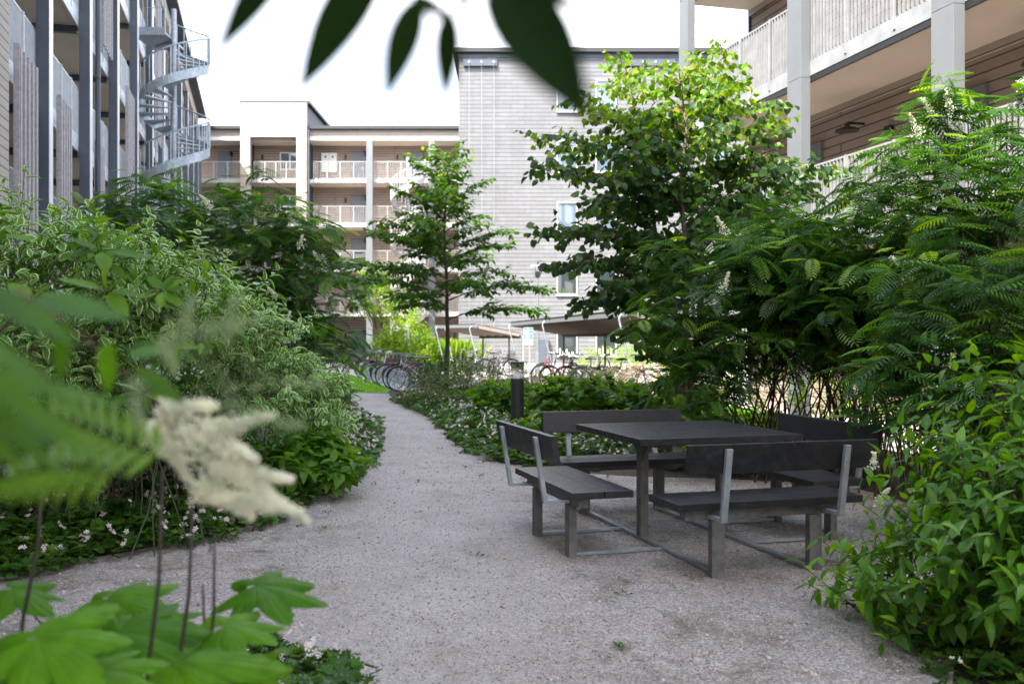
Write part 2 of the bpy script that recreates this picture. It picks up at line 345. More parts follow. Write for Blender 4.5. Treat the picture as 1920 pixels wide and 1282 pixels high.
sheet('lawn', [(-16, 26.3), (-9, 26.9), (-3.4, 26.1), (-3.6, 29), (-6.3, 38), (-7.0, 40.8), (-22, 40.8), (-16, 30)], .012, M['lawn'])
sheet('pavement', [(-22, 40.9), (-7.0, 40.9), (-3.2, 27), (-1.5, 27.0), (-1.0, 34), (1, 38), (9, 24), (12, 26), (12, 45.2), (-2.4, 45.2), (-2.6, 60.5), (-22, 60.5)], .016, M['paving'])
sheet('side_path', [(5.9, 8), (5.0, 12), (3.9, 16), (3.2, 20.5), (2.9, 23), (6, 26), (9, 23), (8, 20), (6, 8)], .02, M['paving'])

# ------------------------------------------------------------------ buildings
FLO = [2.95, 5.82, 8.69, 11.56]            # undersides of the gallery slabs
T = .24                                     # slab thickness
def frame(origin, d, n):
    o = Vector((origin[0], origin[1], 0)); d = Vector((*d, 0)); n = Vector((*n, 0))
    return lambda s, t, z: o + d * s + n * t + Vector((0, 0, z))
def railing(fr, s0, s1, t, z, mat, pitch=.09, depth=.04, wd=.012, post=1.1, parent=None, toe=.12):
    mb = MB(); zb, zt = z + .02, z + 1.16
    mb.box(s0, s1, t - .02, t + .02, zt - .03, zt, fr=fr)
    mb.box(s0, s1, t - .012, t + .012, zb, zb + .05, fr=fr)
    if toe: mb.box(s0, s1, t + .022, t + .03, z - .2, z + toe - .06, fr=fr)
    k = int((s1 - s0) / pitch)
    for i in range(1, k):
        s = s0 + (s1 - s0) * i / k
        mb.box(s - wd / 2, s + wd / 2, t - depth / 2, t + depth / 2, zb + .05, zt - .03, fr=fr)
    k = max(1, round((s1 - s0) / post))
    for i in range(k + 1):
        s = s0 + .02 + (s1 - s0 - .04) * i / k
        mb.box(s - .022, s + .022, t + .022, t + .05, z - .12, zt, fr=fr)
    return mb.build('railing', mat, parent)
def solid_left_winding(fr): pass

dL = (-.2534, .9674); nL = (.9674, .2534)
frL = frame((-3.94, 0), dL, nL)
SY = lambda Y: Y / .9674
def building_left():
    b = thing('apartment_building', 'long apartment block on the left with dark blue posts and pale steel gallery railings', 'building', (-8, 20, 0))
    s0, s1 = SY(6), SY(61.2)
    mb = MB(); mb.box(s0, s1, -9, -1.75, 0, 15.1, fr=frL); mb.build('wall', M['siding_left'], b)
    mb = MB(); mb.box(SY(-26), s0 - .01, -9, 0, 0, 15.6, fr=frL); mb.build('end_wall', M['siding_left'], b)
    mb = MB()
    for z in FLO: mb.box(s0, s1, -1.74, -.28, z, z + T, fr=frL)
    mb.box(s0, s1, -1.74, -.28, 14.35, 14.8, fr=frL)
    mb.build('slab', M['soffit'], b)
    mb = MB()
    for z in FLO: mb.box(s0, s1, -.278, -.235, z - .05, z + T, fr=frL)
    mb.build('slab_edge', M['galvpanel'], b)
    mb = MB(); mb.box(SY(-26), s1 + .3, -9.3, .45, 15.6, 15.85, fr=frL); mb.build('roof', M['roof'], b)
    mb = MB(); mb.box(s0, s1, -.3, .0, 14.9, 15.58, fr=frL); mb.build('fascia', M['siding'], b)
    ps = [SY(18.02 + 4.27 * k) for k in range(-2, 11)]
    for s in ps:
        mb = MB(); mb.box(s - .17, s + .17, -.22, 0, 0, 14.9, fr=frL); pb = mb.build('post', M['post_blue'], b)
        mb = MB(); mb.box(s - .16, s + .16, .003, .012, 0, 14.9, fr=frL); mb.build('skylit_strip', M['skylit_strip'], pb)  # added pale strip: sky brightness on the outer post face, as colour
        for z in FLO: mb = MB(); mb.box(s - .06, s + .06, -1.74, -.29, z - .16, z - .004, fr=frL); mb.build('beam', M['post_blue'], b)
    ps2 = [s0] + ps + [s1]
    for i in range(len(ps2) - 1):
        a, c = ps2[i] + (.0), ps2[i + 1]
        for z in FLO:
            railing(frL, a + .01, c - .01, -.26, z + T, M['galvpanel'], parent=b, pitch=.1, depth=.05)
    for (Ya, Yb, z0, z1) in ((15.5, 16.9, .4, 6.2), (18.75, 19.9, .4, 6.2), (23.9, 25.4, 8.8, 11.9), (23.0, 24.1, .4, 6.2), (28.3, 29.8, .4, 8.9), (36, 37.4, .4, 6.2), (40, 41.5, .4, 8.9), (15.5, 16.9, 8.8, 14.5), (36.5, 38, 9, 14.5)):
        mb = MB(); a, c = SY(Ya), SY(Yb); k = 5
        for i in range(k):
            s = a + (c - a) * (i + .5) / k
            mb.box(s - .055, s + .055, .0, .045, z0, z1, fr=frL)
        mb.box(a, c, -.05, -.003, z1 - .3, z1 - .18, fr=frL); mb.box(a, c, -.05, -.003, z0 + .2, z0 + .32, fr=frL)
        mb.box(a - .03, a - .005, -.04, .05, z0, z1 + .03, fr=frL)
        mb.build('wood_screen', M['screenwood'], b)
    mb = MB(); mb.box(SY(13.3), SY(14.78), -.3, .06, 0, 15.0, fr=frL); mb.build('pier', M['siding'], b)
    s = SY(22.95); mb = MB(); mb.tube([frL(s, .05, 0), frL(s, .05, 15)], .06, 10)
    for z in (2, 4.9, 7.7, 10.6): mb.box(s - .09, s - .02, -.04, .1, z, z + .05, fr=frL)
    mb.build('downpipe', M['post_blue'], b, smooth=False)
    for k in range(-1, 9):
        for z in (.0, 3.19, 6.06, 8.93, 11.8):
            s = SY(18.02 + 4.27 * k + 1.6)
            mb = MB(); mb.box(s, s + .95, -1.745, -1.70, z + .02, z + 2.1, fr=frL); d = mb.build('door', M['door'], b)
building_left()

frF = frame((0, 62), (1, 0), (0, -1))
def FX(px): return (px - 960) / F * 62
def FZ(py): return EYE + (HZ - py) / F * 62
def building_far():
    b = thing('apartment_building', 'beige clad apartment block across the back with a taller stair tower and open galleries', 'building', (-12, 62, 0))
    xl, xr = FX(330), FX(868)
    mb = MB(); mb.box(xl, xr, -12, -1.75, 0, 14.6, fr=frF); mb.build('wall', M['siding_dark'], b)
    mb = MB()
    for z in FLO: mb.box(xl, xr, -1.745, -.10, z, z + T, fr=frF)
    mb.box(xl, xr, -1.745, -.02, 14.3, 14.5, fr=frF)
    mb.build('slab', M['soffit'], b)
    mb = MB()
    for z in FLO: mb.box(xl, xr, -.098, -.06, z + .02, z + T + .01, fr=frF)
    mb.build('slab_edge', M['white'], b)
    mb = MB(); mb.box(xl, FX(452), -.3, 0, 14.55, 15.0, fr=frF); mb.box(FX(581), xr, -.3, 0, 14.55, 15.0, fr=frF); mb.build('fascia', M['siding'], b)
    mb = MB(); mb.box(xl, FX(452), -.02, .06, 14.32, 14.54, fr=frF); mb.box(FX(581), xr, -.02, .06, 14.32, 14.54, fr=frF); mb.build('lower_fascia', M['white'], b)
    mb = MB(); mb.box(xl, FX(453), -12.3, .35, 15.0, 15.2, fr=frF); mb.box(FX(580), xr, -12.3, .35, 15.0, 15.2, fr=frF)
    mb.box(FX(451), FX(583), -9, .3, 16.62, 16.8, fr=frF); mb.build('roof', M['roof'], b)
    mb = MB()
    mb.box(FX(455), FX(578), .2, .55, FZ(260), 16.6, fr=frF)
    mb.box(FX(455), FX(473), .2, .55, 0, FZ(260), fr=frF); mb.box(FX(559), FX(578), .2, .55, 0, FZ(260), fr=frF)
    mb.build('stair_tower', M['siding'], b)
    mb = MB(); mb.box(FX(455) + .05, FX(578) - .05, -8.5, .19, 14.6, 16.59, fr=frF)
    mb.box(FX(455) + .05, FX(455) + .3, -1.7, .19, 0, 14.5, fr=frF); mb.box(FX(578) - .3, FX(578) - .05, -1.7, .19, 0, 14.5, fr=frF)
    mb.build('tower_side', M['slate'], b)
    for px in (694, 810, 372):
        mb = MB(); x = FX(px); mb.box(x - .2, x + .2, .0, .3, 0, 14.3, fr=frF); mb.build('post', M['post_grey'], b)
    x = FX(579.5) + .05; mb = MB(); mb.tube([(x + .06, 61.4, 0), (x + .06, 61.4, 14.9)], .05, 8); mb.build('downpipe', M['post_blue'], b)
    for z in FLO:
        for a, c in ((FX(373), FX(454)), (FX(476), FX(558)), (FX(588), FX(688)), (FX(700), FX(804)), (FX(816), FX(862))):
            railing(frF, a, c, -.03, z + T, M['whitemetal'], pitch=.11, depth=.02, wd=.014, post=.8, parent=b, toe=.05)
    for z in (.0, 3.19, 6.06, 8.93, 11.8):
        for px in (393, 650, 762, 500):
            if px == 500: continue
            mb = MB(); x = FX(px); mb.box(x, x + .92, -1.744, -1.68, z + .02, z + 2.08, fr=frF); d = mb.build('door', M['door'], b)
            mb = MB(); mb.box(x + .8, x + .84, -1.679, -1.63, z + 1.0, z + 1.05, fr=frF); mb.box(x + .68, x + .84, -1.655, -1.63, z + 1.01, z + 1.04, fr=frF); mb.build('handle', M['chrome'], d)
            mb = MB(); mb.box(x + .86, x + 1.5, -1.3, -1.22, z + 2.02, z + 2.07, fr=frF); mb.box(x + .93, x + .98, -1.745, -1.22, z + 1.8, z + 2.07, fr=frF); mb.build('door_arm', M['black'], b)
        for px in (442, 638, 738, 751, 848, 478):
            mb = MB(); x = FX(px); mb.box(x, x + .1, -1.744, -1.62, z + 1.6, z + 1.9, fr=frF); mb.build('wall_lamp', M['black'], b)
        x = FX(513); mb = MB(); mb.box(x, x + 1.45, -1.744, -1.66, z + .9, z + 2.08, fr=frF); f = mb.build('window', M['white'], b)
        mb = MB(); mb.box(x + .08, x + .62, -1.66, -1.655, z + .98, z + 2.0, fr=frF); mb.box(x + .72, x + 1.37, -1.66, -1.655, z + .98, z + 2.0, fr=frF); mb.build('pane', M['sky_glass'], f)
    z = 11.8; x = FX(594); mb = MB(); mb.box(x, x + 1.0, -1.744, -1.5, z + .75, z + 2.0, fr=frF); c = mb.build('meter_cabinet', M['doorwhite'], b)
    mb = MB()
    for dx in (.25, .72): mb.lathe([(.07, 0), (.07, .02)], 12, c=(0, 0, 0))
    mb = MB(); mb.box(x + .2, x + .32, -1.5, -1.49, z + 1.68, z + 1.8, fr=frF); mb.box(x + .68, x + .8, -1.5, -1.49, z + 1.68, z + 1.8, fr=frF); mb.box(x + .495, x + .505, -1.5, -1.497, z + .76, z + 1.99, fr=frF); mb.build('vent_holes', M['black'], c)
    mb = MB()
    for i in range(16): mb.tube([(FX(600 + i * 17), 62.5, 15.2), (FX(600 + i * 17), 62.5, 15.45)], .015, 4)
    for i in range(5): mb.tube([(FX(470 + i * 20), 62.5, 16.8), (FX(470 + i * 20), 62.5, 17.1)], .015, 4)
    mb.build('roof_rods', M['roof'], b)
building_far()

GY = 45.3
frG = frame((0, GY), (1, 0), (0, -1))
def building_grey():
    b = thing('apartment_building', 'tall windowed block clad in grey slate tiles behind the bicycle shelters', 'building', (5, GY, 0))
    xl = (860 - 960) / F * GY; xr = 16
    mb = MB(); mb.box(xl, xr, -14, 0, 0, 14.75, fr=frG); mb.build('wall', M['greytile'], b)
    mb = MB(); mb.box(xl - .3, xr + .3, -14.3, .3, 14.95, 15.15, fr=frG); mb.build('roof', M['roof'], b)
    mb = MB(); mb.box(xl - .04, xr, -14, .05, 14.752, 14.945, fr=frG); mb.build('fascia', M['post_blue'], b)
    mb = MB(); mb.box(xl + .02, xr, .003, .05, 0, .35, fr=frG); mb.build('plinth', M['slab'], b)
    for z in (12.2, 9.33, 6.45, 3.56, .69):
        for x in (2.11, 3.95, 9.2, 11.1):
            mb = MB(); wd, h = .98, 1.47
            mb.box(x, x + .05, .0, .07, z, z + h, fr=frG); mb.box(x + wd - .06, x + wd, .0, .07, z, z + h, fr=frG)
            mb.box(x + .05, x + wd - .06, .0, .07, z, z + .07, fr=frG); mb.box(x + .05, x + wd - .06, .0, .07, z + h - .05, z + h, fr=frG)
            mb.box(x - .03, x + wd + .03, .0, .11, z - .05, z - .003, fr=frG)
            mb.box(x - .03, x + wd + .03, .0, .1, z + h + .003, z + h + .04, fr=frG)
            f = mb.build('window', M['whitemetal'], b)
            mb = MB(); mb.box(x + .05, x + wd - .06, .003, .015, z + .07, z + h - .05, fr=frG)
            mb.build('pane', M['sky_glass'] if z > 6 else M['curtain'], f)
            if z < 4 or (z < 7 and x < 3):
                mb = MB(); r2 = random.Random(int(z * 10 + x * 7))
                for i in range(5):
                    xx = x + .14 + i * .14 + r2.uniform(-.03, .03); hh = r2.uniform(.08, .36)
                    mb.box(xx, xx + r2.uniform(.03, .09), .017, .04, z + .092, z + .09 + hh, fr=frG)
                mb.build('sill_ornaments', M['white'] if z < 1 else M['stemgreen'], f)
    for x0, x1 in ((868, 932), (1170, 1266)):
        a, c = (x0 - 960) / F * GY, (x1 - 960) / F * GY
        t = thing('climbing_wire_trellis', ('left' if x0 < 900 else 'right') + ' of the two plant wire trellises hanging under the eave of the grey slate block', 'trellis', (a, GY - .1, 0), 'plant wire trellises on the slate block')
        mb = MB(); mb.box(a, c, .052, .09, 14.35, 14.72, fr=frG); mb.box(a, c, .092, .16, 14.33, 14.4, fr=frG); mb.build('bracket', M['post_blue'], t)
        k = 0
        x = a + .3
        while x < c:
            mb = MB(); mb.tube([(x, GY - .17, .3), (x, GY - .17, 14.5)], .006, 4); mb.build('wire', M['chrome'], t)
            mb = MB(); mb.lathe([(.01, -.05), (.045, -.03), (.045, .03), (.01, .05)], 8, c=(x, GY - .2, 14.5)); mb.build('anchor', M['white'], t)
            x += .58
building_grey()

dR = (-.2534, .9674); nR = (-.9674, -.2534)
frR = frame((9.0, 0), dR, nR)
def building_right():
    b = thing('apartment_building', 'apartment block on the right with grey posts, slatted steel railings and brown board walls', 'building', (7, 12, 0))
    s0, s1 = SY(2), SY(20.7)
    mb = MB(); mb.box(SY(-20), s1, -9, -1.75, 0, 14.6, fr=frR); mb.build('wall', M['siding_dark'], b)
    mb = MB(); mb.box(SY(-20), s0 - .01, -1.74, 0, 0, 14.6, fr=frR); mb.build('end_wall', M['siding_dark'], b)
    mb = MB(); mb.box(s1 + .003, s1 + .06, -9, -1.70, 0, 14.6, fr=frR); mb.build('gable_cladding', M['slate'], b)
    mb = MB()
    for z in FLO: mb.box(s0, s1, -1.74, -.24, z, z + T, fr=frR)
    mb.box(s0, s1, -1.74, -.24, 14.3, 14.6, fr=frR); mb.build('slab', M['soffit'], b)
    mb = MB()
    for z in FLO: mb.box(s0, s1, -.238, -.19, z - .06, z + .1, fr=frR)
    mb.build('slab_edge', M['black'], b)
    mb = MB(); mb.box(SY(-20), s1 + .3, -9.3, .4, 14.9, 15.1, fr=frR); mb.build('roof', M['roof'], b)
    mb = MB(); mb.box(SY(-20), s1, -1.74, 0, 14.61, 14.89, fr=frR); mb.build('fascia', M['slab'], b)
    Ys = [2.6, 5.7, 9.18, 12.68, 16.2, 20.45]
    for Y in Ys:
        s = SY(Y); mb = MB()
        for i, (za, zc) in enumerate(((0, 2.95), (2.953, 5.82), (5.823, 8.69), (8.693, 14.5))): mb.box(s - .215, s + .215, -.18, 0, za, zc, fr=frR)
        mb.build('post', M['post_grey'], b, bevel=.006)
    for i in range(len(Ys) - 1):
        for z in FLO[:4]:
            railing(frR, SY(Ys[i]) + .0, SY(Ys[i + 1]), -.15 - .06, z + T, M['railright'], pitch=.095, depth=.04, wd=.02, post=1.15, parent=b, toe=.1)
    for Y in (5, 9.3, 13.8, 18):
        for z in FLO:
            s = SY(Y); mb = MB(); mb.box(s, s + .95, -1.745, -1.69, z + T + .01, z + 2.3, fr=frR); d = mb.build('door', M['door'], b)
            mb = MB(); s2 = s - 1.3; mb.lathe([(.03, .12), (.05, .06), (.2, .0), (.21, -.03)], 14, c=tuple(frR(s2, -1.4, z + T + 2.0)))
            mb.box(s2 - .02, s2 + .02, -1.745, -1.4, z + T + 2.1, z + T + 2.14, fr=frR); mb.build('wall_lamp', M['black'], b)
            mb = MB()
            for ds in (1.5, 2.2): mb = MB(); mb.box(s + ds, s + ds + .16, -1.745, -1.66, z + T + 1.75, z + T + 1.92, fr=frR); mb.build('wall_vent', M['black'], b)
    mb = MB()
    for z in FLO:
        mb.box(s0, s1, -1.744, -1.70, z - .14, z - .003, fr=frR)
    mb.build('wall_trim', M['siding'], b)
building_right()

# ------------------------------------------------------------------ spiral stairs
def spiral(label, cx, cy, r, z0, z1, zero, mat, sign=1, per=2.87, landing=()):
    t = thing('spiral_staircase', label, 'staircase', (cx, cy, 0), 'spiral escape stairs')
    ang = lambda z: 2 * math.pi * (z - zero) / per * sign
    P = lambda z, rr, dz=0: Vector((cx + rr * math.cos(ang(z)), cy + rr * math.sin(ang(z)), z + dz))
    mb = MB(); mb.tube([(cx, cy, 0), (cx, cy, z1 + 1.1)], .09, 12); mb.build('column', mat, t)
    n = 15
    mb = MB(); z = z0; dz = per / n
    while z < z1:
        a0, a1 = ang(z), ang(z + dz * 1.12)
        vs = []
        for zz in (z, z + .04):
            for rr, aa in ((.09, a0), (r, a0), (r, a1), (.09, a1)): vs.append((cx + rr * math.cos(aa), cy + rr * math.sin(aa), zz))
        mb.add(vs, [(0, 3, 2, 1), (4, 5, 6, 7), (0, 1, 5, 4), (1, 2, 6, 5), (2, 3, 7, 6), (3, 0, 4, 7)])
        z += dz
    mb.build('treads', mat, t)
    mb = MB(); k = int((z1 - z0) / per * 40); vs = []
    for i in range(k + 1):
        z = z0 + (z1 - z0) * i / k
        for rr in (r, r + .012):
            vs += [P(z, rr, -.18), P(z, rr, .14)]
    fs = []
    for i in range(k):
        a = i * 4; c = a + 4
        fs += [(a, a + 1, c + 1, c), (a + 2, c + 2, c + 3, a + 3), (a, c, c + 2, a + 2), (a + 1, a + 3, c + 3, c + 1)]
    mb.add(vs, fs); mb.build('stringer', mat, t)
    mb = MB(); mb.tube([P(z0 + (z1 - z0) * i / k, r + .01, 1.05) for i in range(k + 1)], .03, 6); mb.build('handrail', mat, t)
    mb = MB(); z = z0
    while z < z1: mb.tube([P(z, r + .01, .05), P(z, r + .01, 1.05)], .022, 4); z += dz / 2.0
    mb.build('balusters', mat, t)
    for (za, a0, a1, ext) in landing:
        mb = MB(); mb.box(cx - r, cx - .05, cy - r * .75, cy + r, za - .06, za); mb.build('landing', mat, t)
        mb = MB()
        mb.tube([(cx - r, cy - r * .75, za + 1.1), (cx, cy - r * .75, za + 1.1)], .022, 6); mb.tube([(cx - r, cy - r * .75, za + .75), (cx, cy - r * .75, za + .75)], .012, 6)
        for i in range(9): x = cx - r + r * i / 8; mb.tube([(x, cy - r * .75, za - .1), (x, cy - r * .75, za + 1.1)], .017 if i % 8 else .035, 5)
        mb.box(cx - r, cx, cy - r * .75 - .02, cy - r * .75, za - .16, za + .1)
        mb.build('landing_rail', mat, t)
    return t
spiral('galvanised spiral staircase against the left block, at the end of its blue posts', (326 - 960) / F * 33, 33, 1.17, .2, 11.7, 10.75, M['galv'], landing=((11.8, 0, 0, 0),))
spiral('pale spiral staircase on the galleries of the far beige block, behind the slim layered tree', (765 - 960) / F * 60.8, 60.8, 1.08, .2, 11.9, 11.7, M['whitemetal'])

# ------------------------------------------------------------------ picnic table with four benches
def woodmat():
    m, nt, b = newmat('dark_recycled_plank')
    tc = N(nt, 'ShaderNodeTexCoord'); mp = N(nt, 'ShaderNodeMapping'); mp.inputs['Scale'].default_value = (2, 2, 2)
    nt.links.new(tc.outputs['Object'], mp.inputs[0])
    n = N(nt, 'ShaderNodeTexNoise'); n.inputs['Scale'].default_value = 9; n.inputs['Detail'].default_value = 9; n.inputs['Roughness'].default_value = .7
    nt.links.new(mp.outputs[0], n.inputs['Vector'])
    c = ramp(nt, n.outputs[0], [(.3, (.010, .011, .015)), (.55, (.017, .018, .023)), (.8, (.038, .040, .046))])
    nt.links.new(c, b.inputs['Base Color']); b.inputs['Roughness'].default_value = .5; b.inputs['Specular IOR Level'].default_value = .45
    nt.links.new(ramp(nt, n.outputs[0], [(.3, (.30, .30, .30)), (.7, (.52, .52, .52))]), b.inputs['Roughness'])
    n2 = N(nt, 'ShaderNodeTexNoise'); n2.inputs['Scale'].default_value = 70; n2.inputs['Detail'].default_value = 4; nt.links.new(tc.outputs['Object'], n2.inputs['Vector'])
    bp = N(nt, 'ShaderNodeBump'); bp.inputs['Strength'].default_value = .35; bp.inputs['Distance'].default_value = .004; nt.links.new(n2.outputs[0], bp.inputs['Height']); nt.links.new(bp.outputs[0], b.inputs['Normal'])
    return m
M['plank'] = woodmat()
M['legwood'] = simple('weathered_post', (.135, .137, .132), .7, var=.3, scale=14, bump=.3, bscale=90)
PT = (1.25, 7.03); PA = R(16.5)
def picnic():
    t = thing('picnic_table', 'square black plank picnic table with four joined backed benches on the gravel', 'picnic table', (PT[0], PT[1], 0), rz=PA)
    def B(mb, name, mat, bev=.003): return mb.build(name, mat, t, bevel=bev, local=True)
    mb = MB(); h = .61; n = 8; wdt = 2 * h / n
    for i in range(n): mb.box(-h, h, -h + i * wdt + .004, -h + (i + 1) * wdt - .004, .755, .80)
    B(mb, 'tabletop', M['plank'])
    mb = MB(); mb.box(-.35, -.28, -.55, .55, .70, .753); mb.box(.26, .33, -.55, .55, .70, .753); B(mb, 'underframe', M['legwood'])
    for x in (-.32, .315):
        mb = MB(); mb.box(x - .032, x + .032, -.036, .036, .035, .698); mb.bar((x, .03, .60), (x, .13, .70), .02, .03, up=(1, 0, 0)); mb.bar((x, -.03, .60), (x, -.13, .70), .02, .03, up=(1, 0, 0)); B(mb, 'table_leg', M['legwood'])
    mb = MB()
    for x in (-.32, .315):
        mb.box(x - .02, x + .02, -1.13, 1.13, .012, .034)
    for v in (-.36, .36):
        mb.box(-1.0, -.342, v - .016, v + .016, .013, .033); mb.box(.338, 1.0, v - .016, v + .016, .013, .033)
    B(mb, 'base_frame', M['galv'], .002)
    L = .64
    for k in range(4):
        a = [0, math.pi / 2, math.pi, -math.pi / 2][k]; D = 1.13 if k in (0, 2) else 1.0
        ca, sa = math.cos(a), math.sin(a)
        fr = lambda u, v, z: Vector((u * ca - v * sa, u * sa + v * ca, z))      # bench 0 sits at v=-D
        sp = .34 if k in (0, 2) else .36
        mb = MB(); mb.box(-L, L, -D - .09, -D + .125, .43, .475, fr=fr); mb.box(-L, L, -D + .131, -D + .33, .43, .475, fr=fr); B(mb, 'seat', M['plank'])
        mb = MB(); mb.box(-L + .08, L - .08, -D - .02, -D + .05, .36, .428, fr=fr); B(mb, 'seat_beam', M['legwood'])
        for u in (-sp, sp):
            mb = MB(); mb.box(u - .043, u + .043, -D - .028, -D + .025, 0, .357, fr=fr); mb.box(u - .03, u + .03, -D + .052, -D + .30, .385, .428, fr=fr); B(mb, 'bench_leg', M['legwood'])
        mb = MB()
        o = [(-.17, .665), (-.198, .84), (-.243, .84), (-.215, .665)]
        vs = [fr(u, -D + p[0], p[1]) for u in (-L, L) for p in o]
        mb.add(vs, [(0, 3, 2, 1), (4, 5, 6, 7), (0, 1, 5, 4), (1, 2, 6, 5), (2, 3, 7, 6), (3, 0, 4, 7)]); B(mb, 'backrest', M['plank'])
        for u in (-.40, .40):
            mb = MB()
            for (p, q) in (((-.155, .38), (-.241, .825)),):
                mb.add([fr(u + du, -D + x + dd, z) for du in (-.02, .02) for (x, z, dd) in ((-.18, .375, 0), (-.25, .815, 0), (-.25, .815, -.028), (-.18, .375, -.028))],
                       [(0, 3, 2, 1), (4, 5, 6, 7), (0, 1, 5, 4), (1, 2, 6, 5), (2, 3, 7, 6), (3, 0, 4, 7)])
            mb.box(u - .02, u + .02, -D - .18, -D - .032, .375, .398, fr=fr)
            for zz, off in ((.78, -.275), (.72, -.267)): mb.box(u - .006, u + .006, -D + off, -D + off + .01, zz - .006, zz + .006, fr=fr)
            B(mb, 'backrest_bracket', M['galv'], .002)
picnic()

# ------------------------------------------------------------------ bollard lights
def clearglass():
    m, nt, b = newmat('clear_glass'); b.inputs['Base Color'].default_value = (.95, .97, .97, 1); b.inputs['Roughness'].default_value = .02
    b.inputs['Transmission Weight'].default_value = 1; b.inputs['IOR'].default_value = 1.05
    return m
M['clear'] = clearglass()
def bollard(x, y, label):
    t = thing('bollard_light', label, 'bollard light', (x, y, 0), 'dark bollard lights beside the path')
    g = dict(local=True)
    mb = MB(); mb.lathe([(.1, 0), (.1, .86), (.096, .865)], 28); mb.build('body', M['anthracite'], t, smooth=False, **g)
    mb = MB(); mb.lathe([(.088, .866), (.088, .875), (.06, .92), (.02, 1.0), (.008, 1.04)], 24); mb.build('reflector', M['white'], t, smooth=True, **g)
    mb = MB(); mb.lathe([(.098, .867), (.098, 1.085)], 28); mb.build('lens', M['clear'], t, smooth=True, **g)
    mb = MB(); mb.lathe([(.104, 1.087), (.104, 1.115), (.09, 1.122)], 28); mb.lathe([(.012, 1.03), (.012, 1.087)], 8); mb.build('cap', M['anthracite'], t, **g)
bollard((970 - 960) / F * 14.5, 14.5, 'dark bollard light in the middle bed behind the benches, clear lens at its top')
bollard((459 - 960) / F * 10.8, 10.8, 'dark bollard light sunk in the variegated shrubs left of the path')

# ------------------------------------------------------------------ lamp post, sign, cabinet, shelters
x, y = (1008 - 960) / F * 40, 40
t = thing('lamp_post', 'slim grey lamp post standing before the slate wall', 'lamp post', (x, y, 0))
mb = MB(); mb.tube([(0, 0, 0), (0, 0, .9), (0, 0, .92), (0, 0, 4.05)], [.1, .1, .055, .05], 12); mb.build('pole', M['post_grey'], t, local=True)
mb = MB(); mb.lathe([(.05, 4.05), (.09, 4.06), (.11, 4.15), (.11, 4.28), (.05, 4.3)], 14); mb.build('lamp_head', M['black'], t, local=True)
for a in (-.1, .1):
    mb = MB(); mb.tube([(a, 0, 4.28), (a, 0, 4.5)], .012, 5); mb.build('prong', M['black'], t, local=True)
mb = MB(); mb.lathe([(.17, 4.52), (.3, 4.5), (.3, 4.53), (.17, 4.54)], 20); mb.build('reflector_disc', M['white'], t, local=True)
x = (1020 - 960) / F * GY
t = thing('electric_cabinet', 'dark grey utility cabinet mounted on the slate wall behind the lamp post', 'cabinet', (x, GY, 0))
mb = MB(); mb.box(-.35, .2, -.28, -.056, .4, 1.52); mb.build('body', M['door'], t, local=True, bevel=.01)
mb = MB(); mb.box(-.3, .15, -.295, -.283, .45, 1.47); mb.build('door', M['post_blue'], t, local=True)

# parking sign: white plate, blue fields, writing-like marks as in the photograph
Ys = 32.0; sx = (990.5 - 960) / F * Ys
t = thing('parking_sign', 'blue and white information sign on thin white posts under the shelter roof edge', 'sign', (sx, Ys, 0))
zt, zb = 1.45 + (637 - 614) / F * Ys, 1.45 + (637 - 646) / F * Ys
hw = .15
mb = MB(); mb.box(-hw, hw, 0, .012, zb, zt); mb.build('plate', M['signwhite'], t, local=True)
mb = MB(); H = zt - zb
mb.box(-hw + .012, -.03, -.004, -.001, zb + H * .87, zb + H * .985); mb.box(.0, hw - .012, -.004, -.001, zb + H * .87, zb + H * .985)
mb.box(-hw + .012, -.045, -.004, -.001, zb + H * .73, zb + H * .80); mb.box(.0, hw - .012, -.004, -.001, zb + H * .68, zb + H * .82)
mb.box(-hw + .016, hw - .012, -.004, -.001, zb + H * .34, zb + H * .62)
mb.build('blue_field', M['signblue'], t, local=True)
mb = MB()
pts = [(-.085, .005 * 0), ]
ring = [(.0 + .062 * math.cos(a), zb + H * .48 + .05 * math.sin(a)) for a in [2 * math.pi * i / 20 for i in range(20)]]
mb.tube([(p[0] - .01, -.006, p[1]) for p in ring], .011, 4, closed=True)
mb.bar((.04, -.006, zb + H * .45), (.115, -.006, zb + H * .37), .012, .006)
mb.bar((-.03, -.006, zb + H * .52), (-.01, -.006, zb + H * .45), .012, .006); mb.bar((-.01, -.006, zb + H * .45), (.02, -.006, zb + H * .5), .012, .006)
mb.build('pictogram', M['signwhite'], t, local=True)
mb = MB()
for row, n_ in ((.26, 7), (.19, 8), (.12, 8), (.06, 6)):
    for i in range(n_):
        x0 = -hw + .03 + i * .03; mb.box(x0, x0 + .02, -.003, -.001, zb + H * row, zb + H * row + .012)
mb.build('small_text', M['door'], t, local=True)
for px, col in ((-.16, 0), (.05, 0)):
    mb = MB(); mb.tube([(px, .03, 0), (px, .03, zb + (.3 if px < 0 else .05))], .022, 8); mb.build('sign_post', M['whitemetal'], t, local=True)

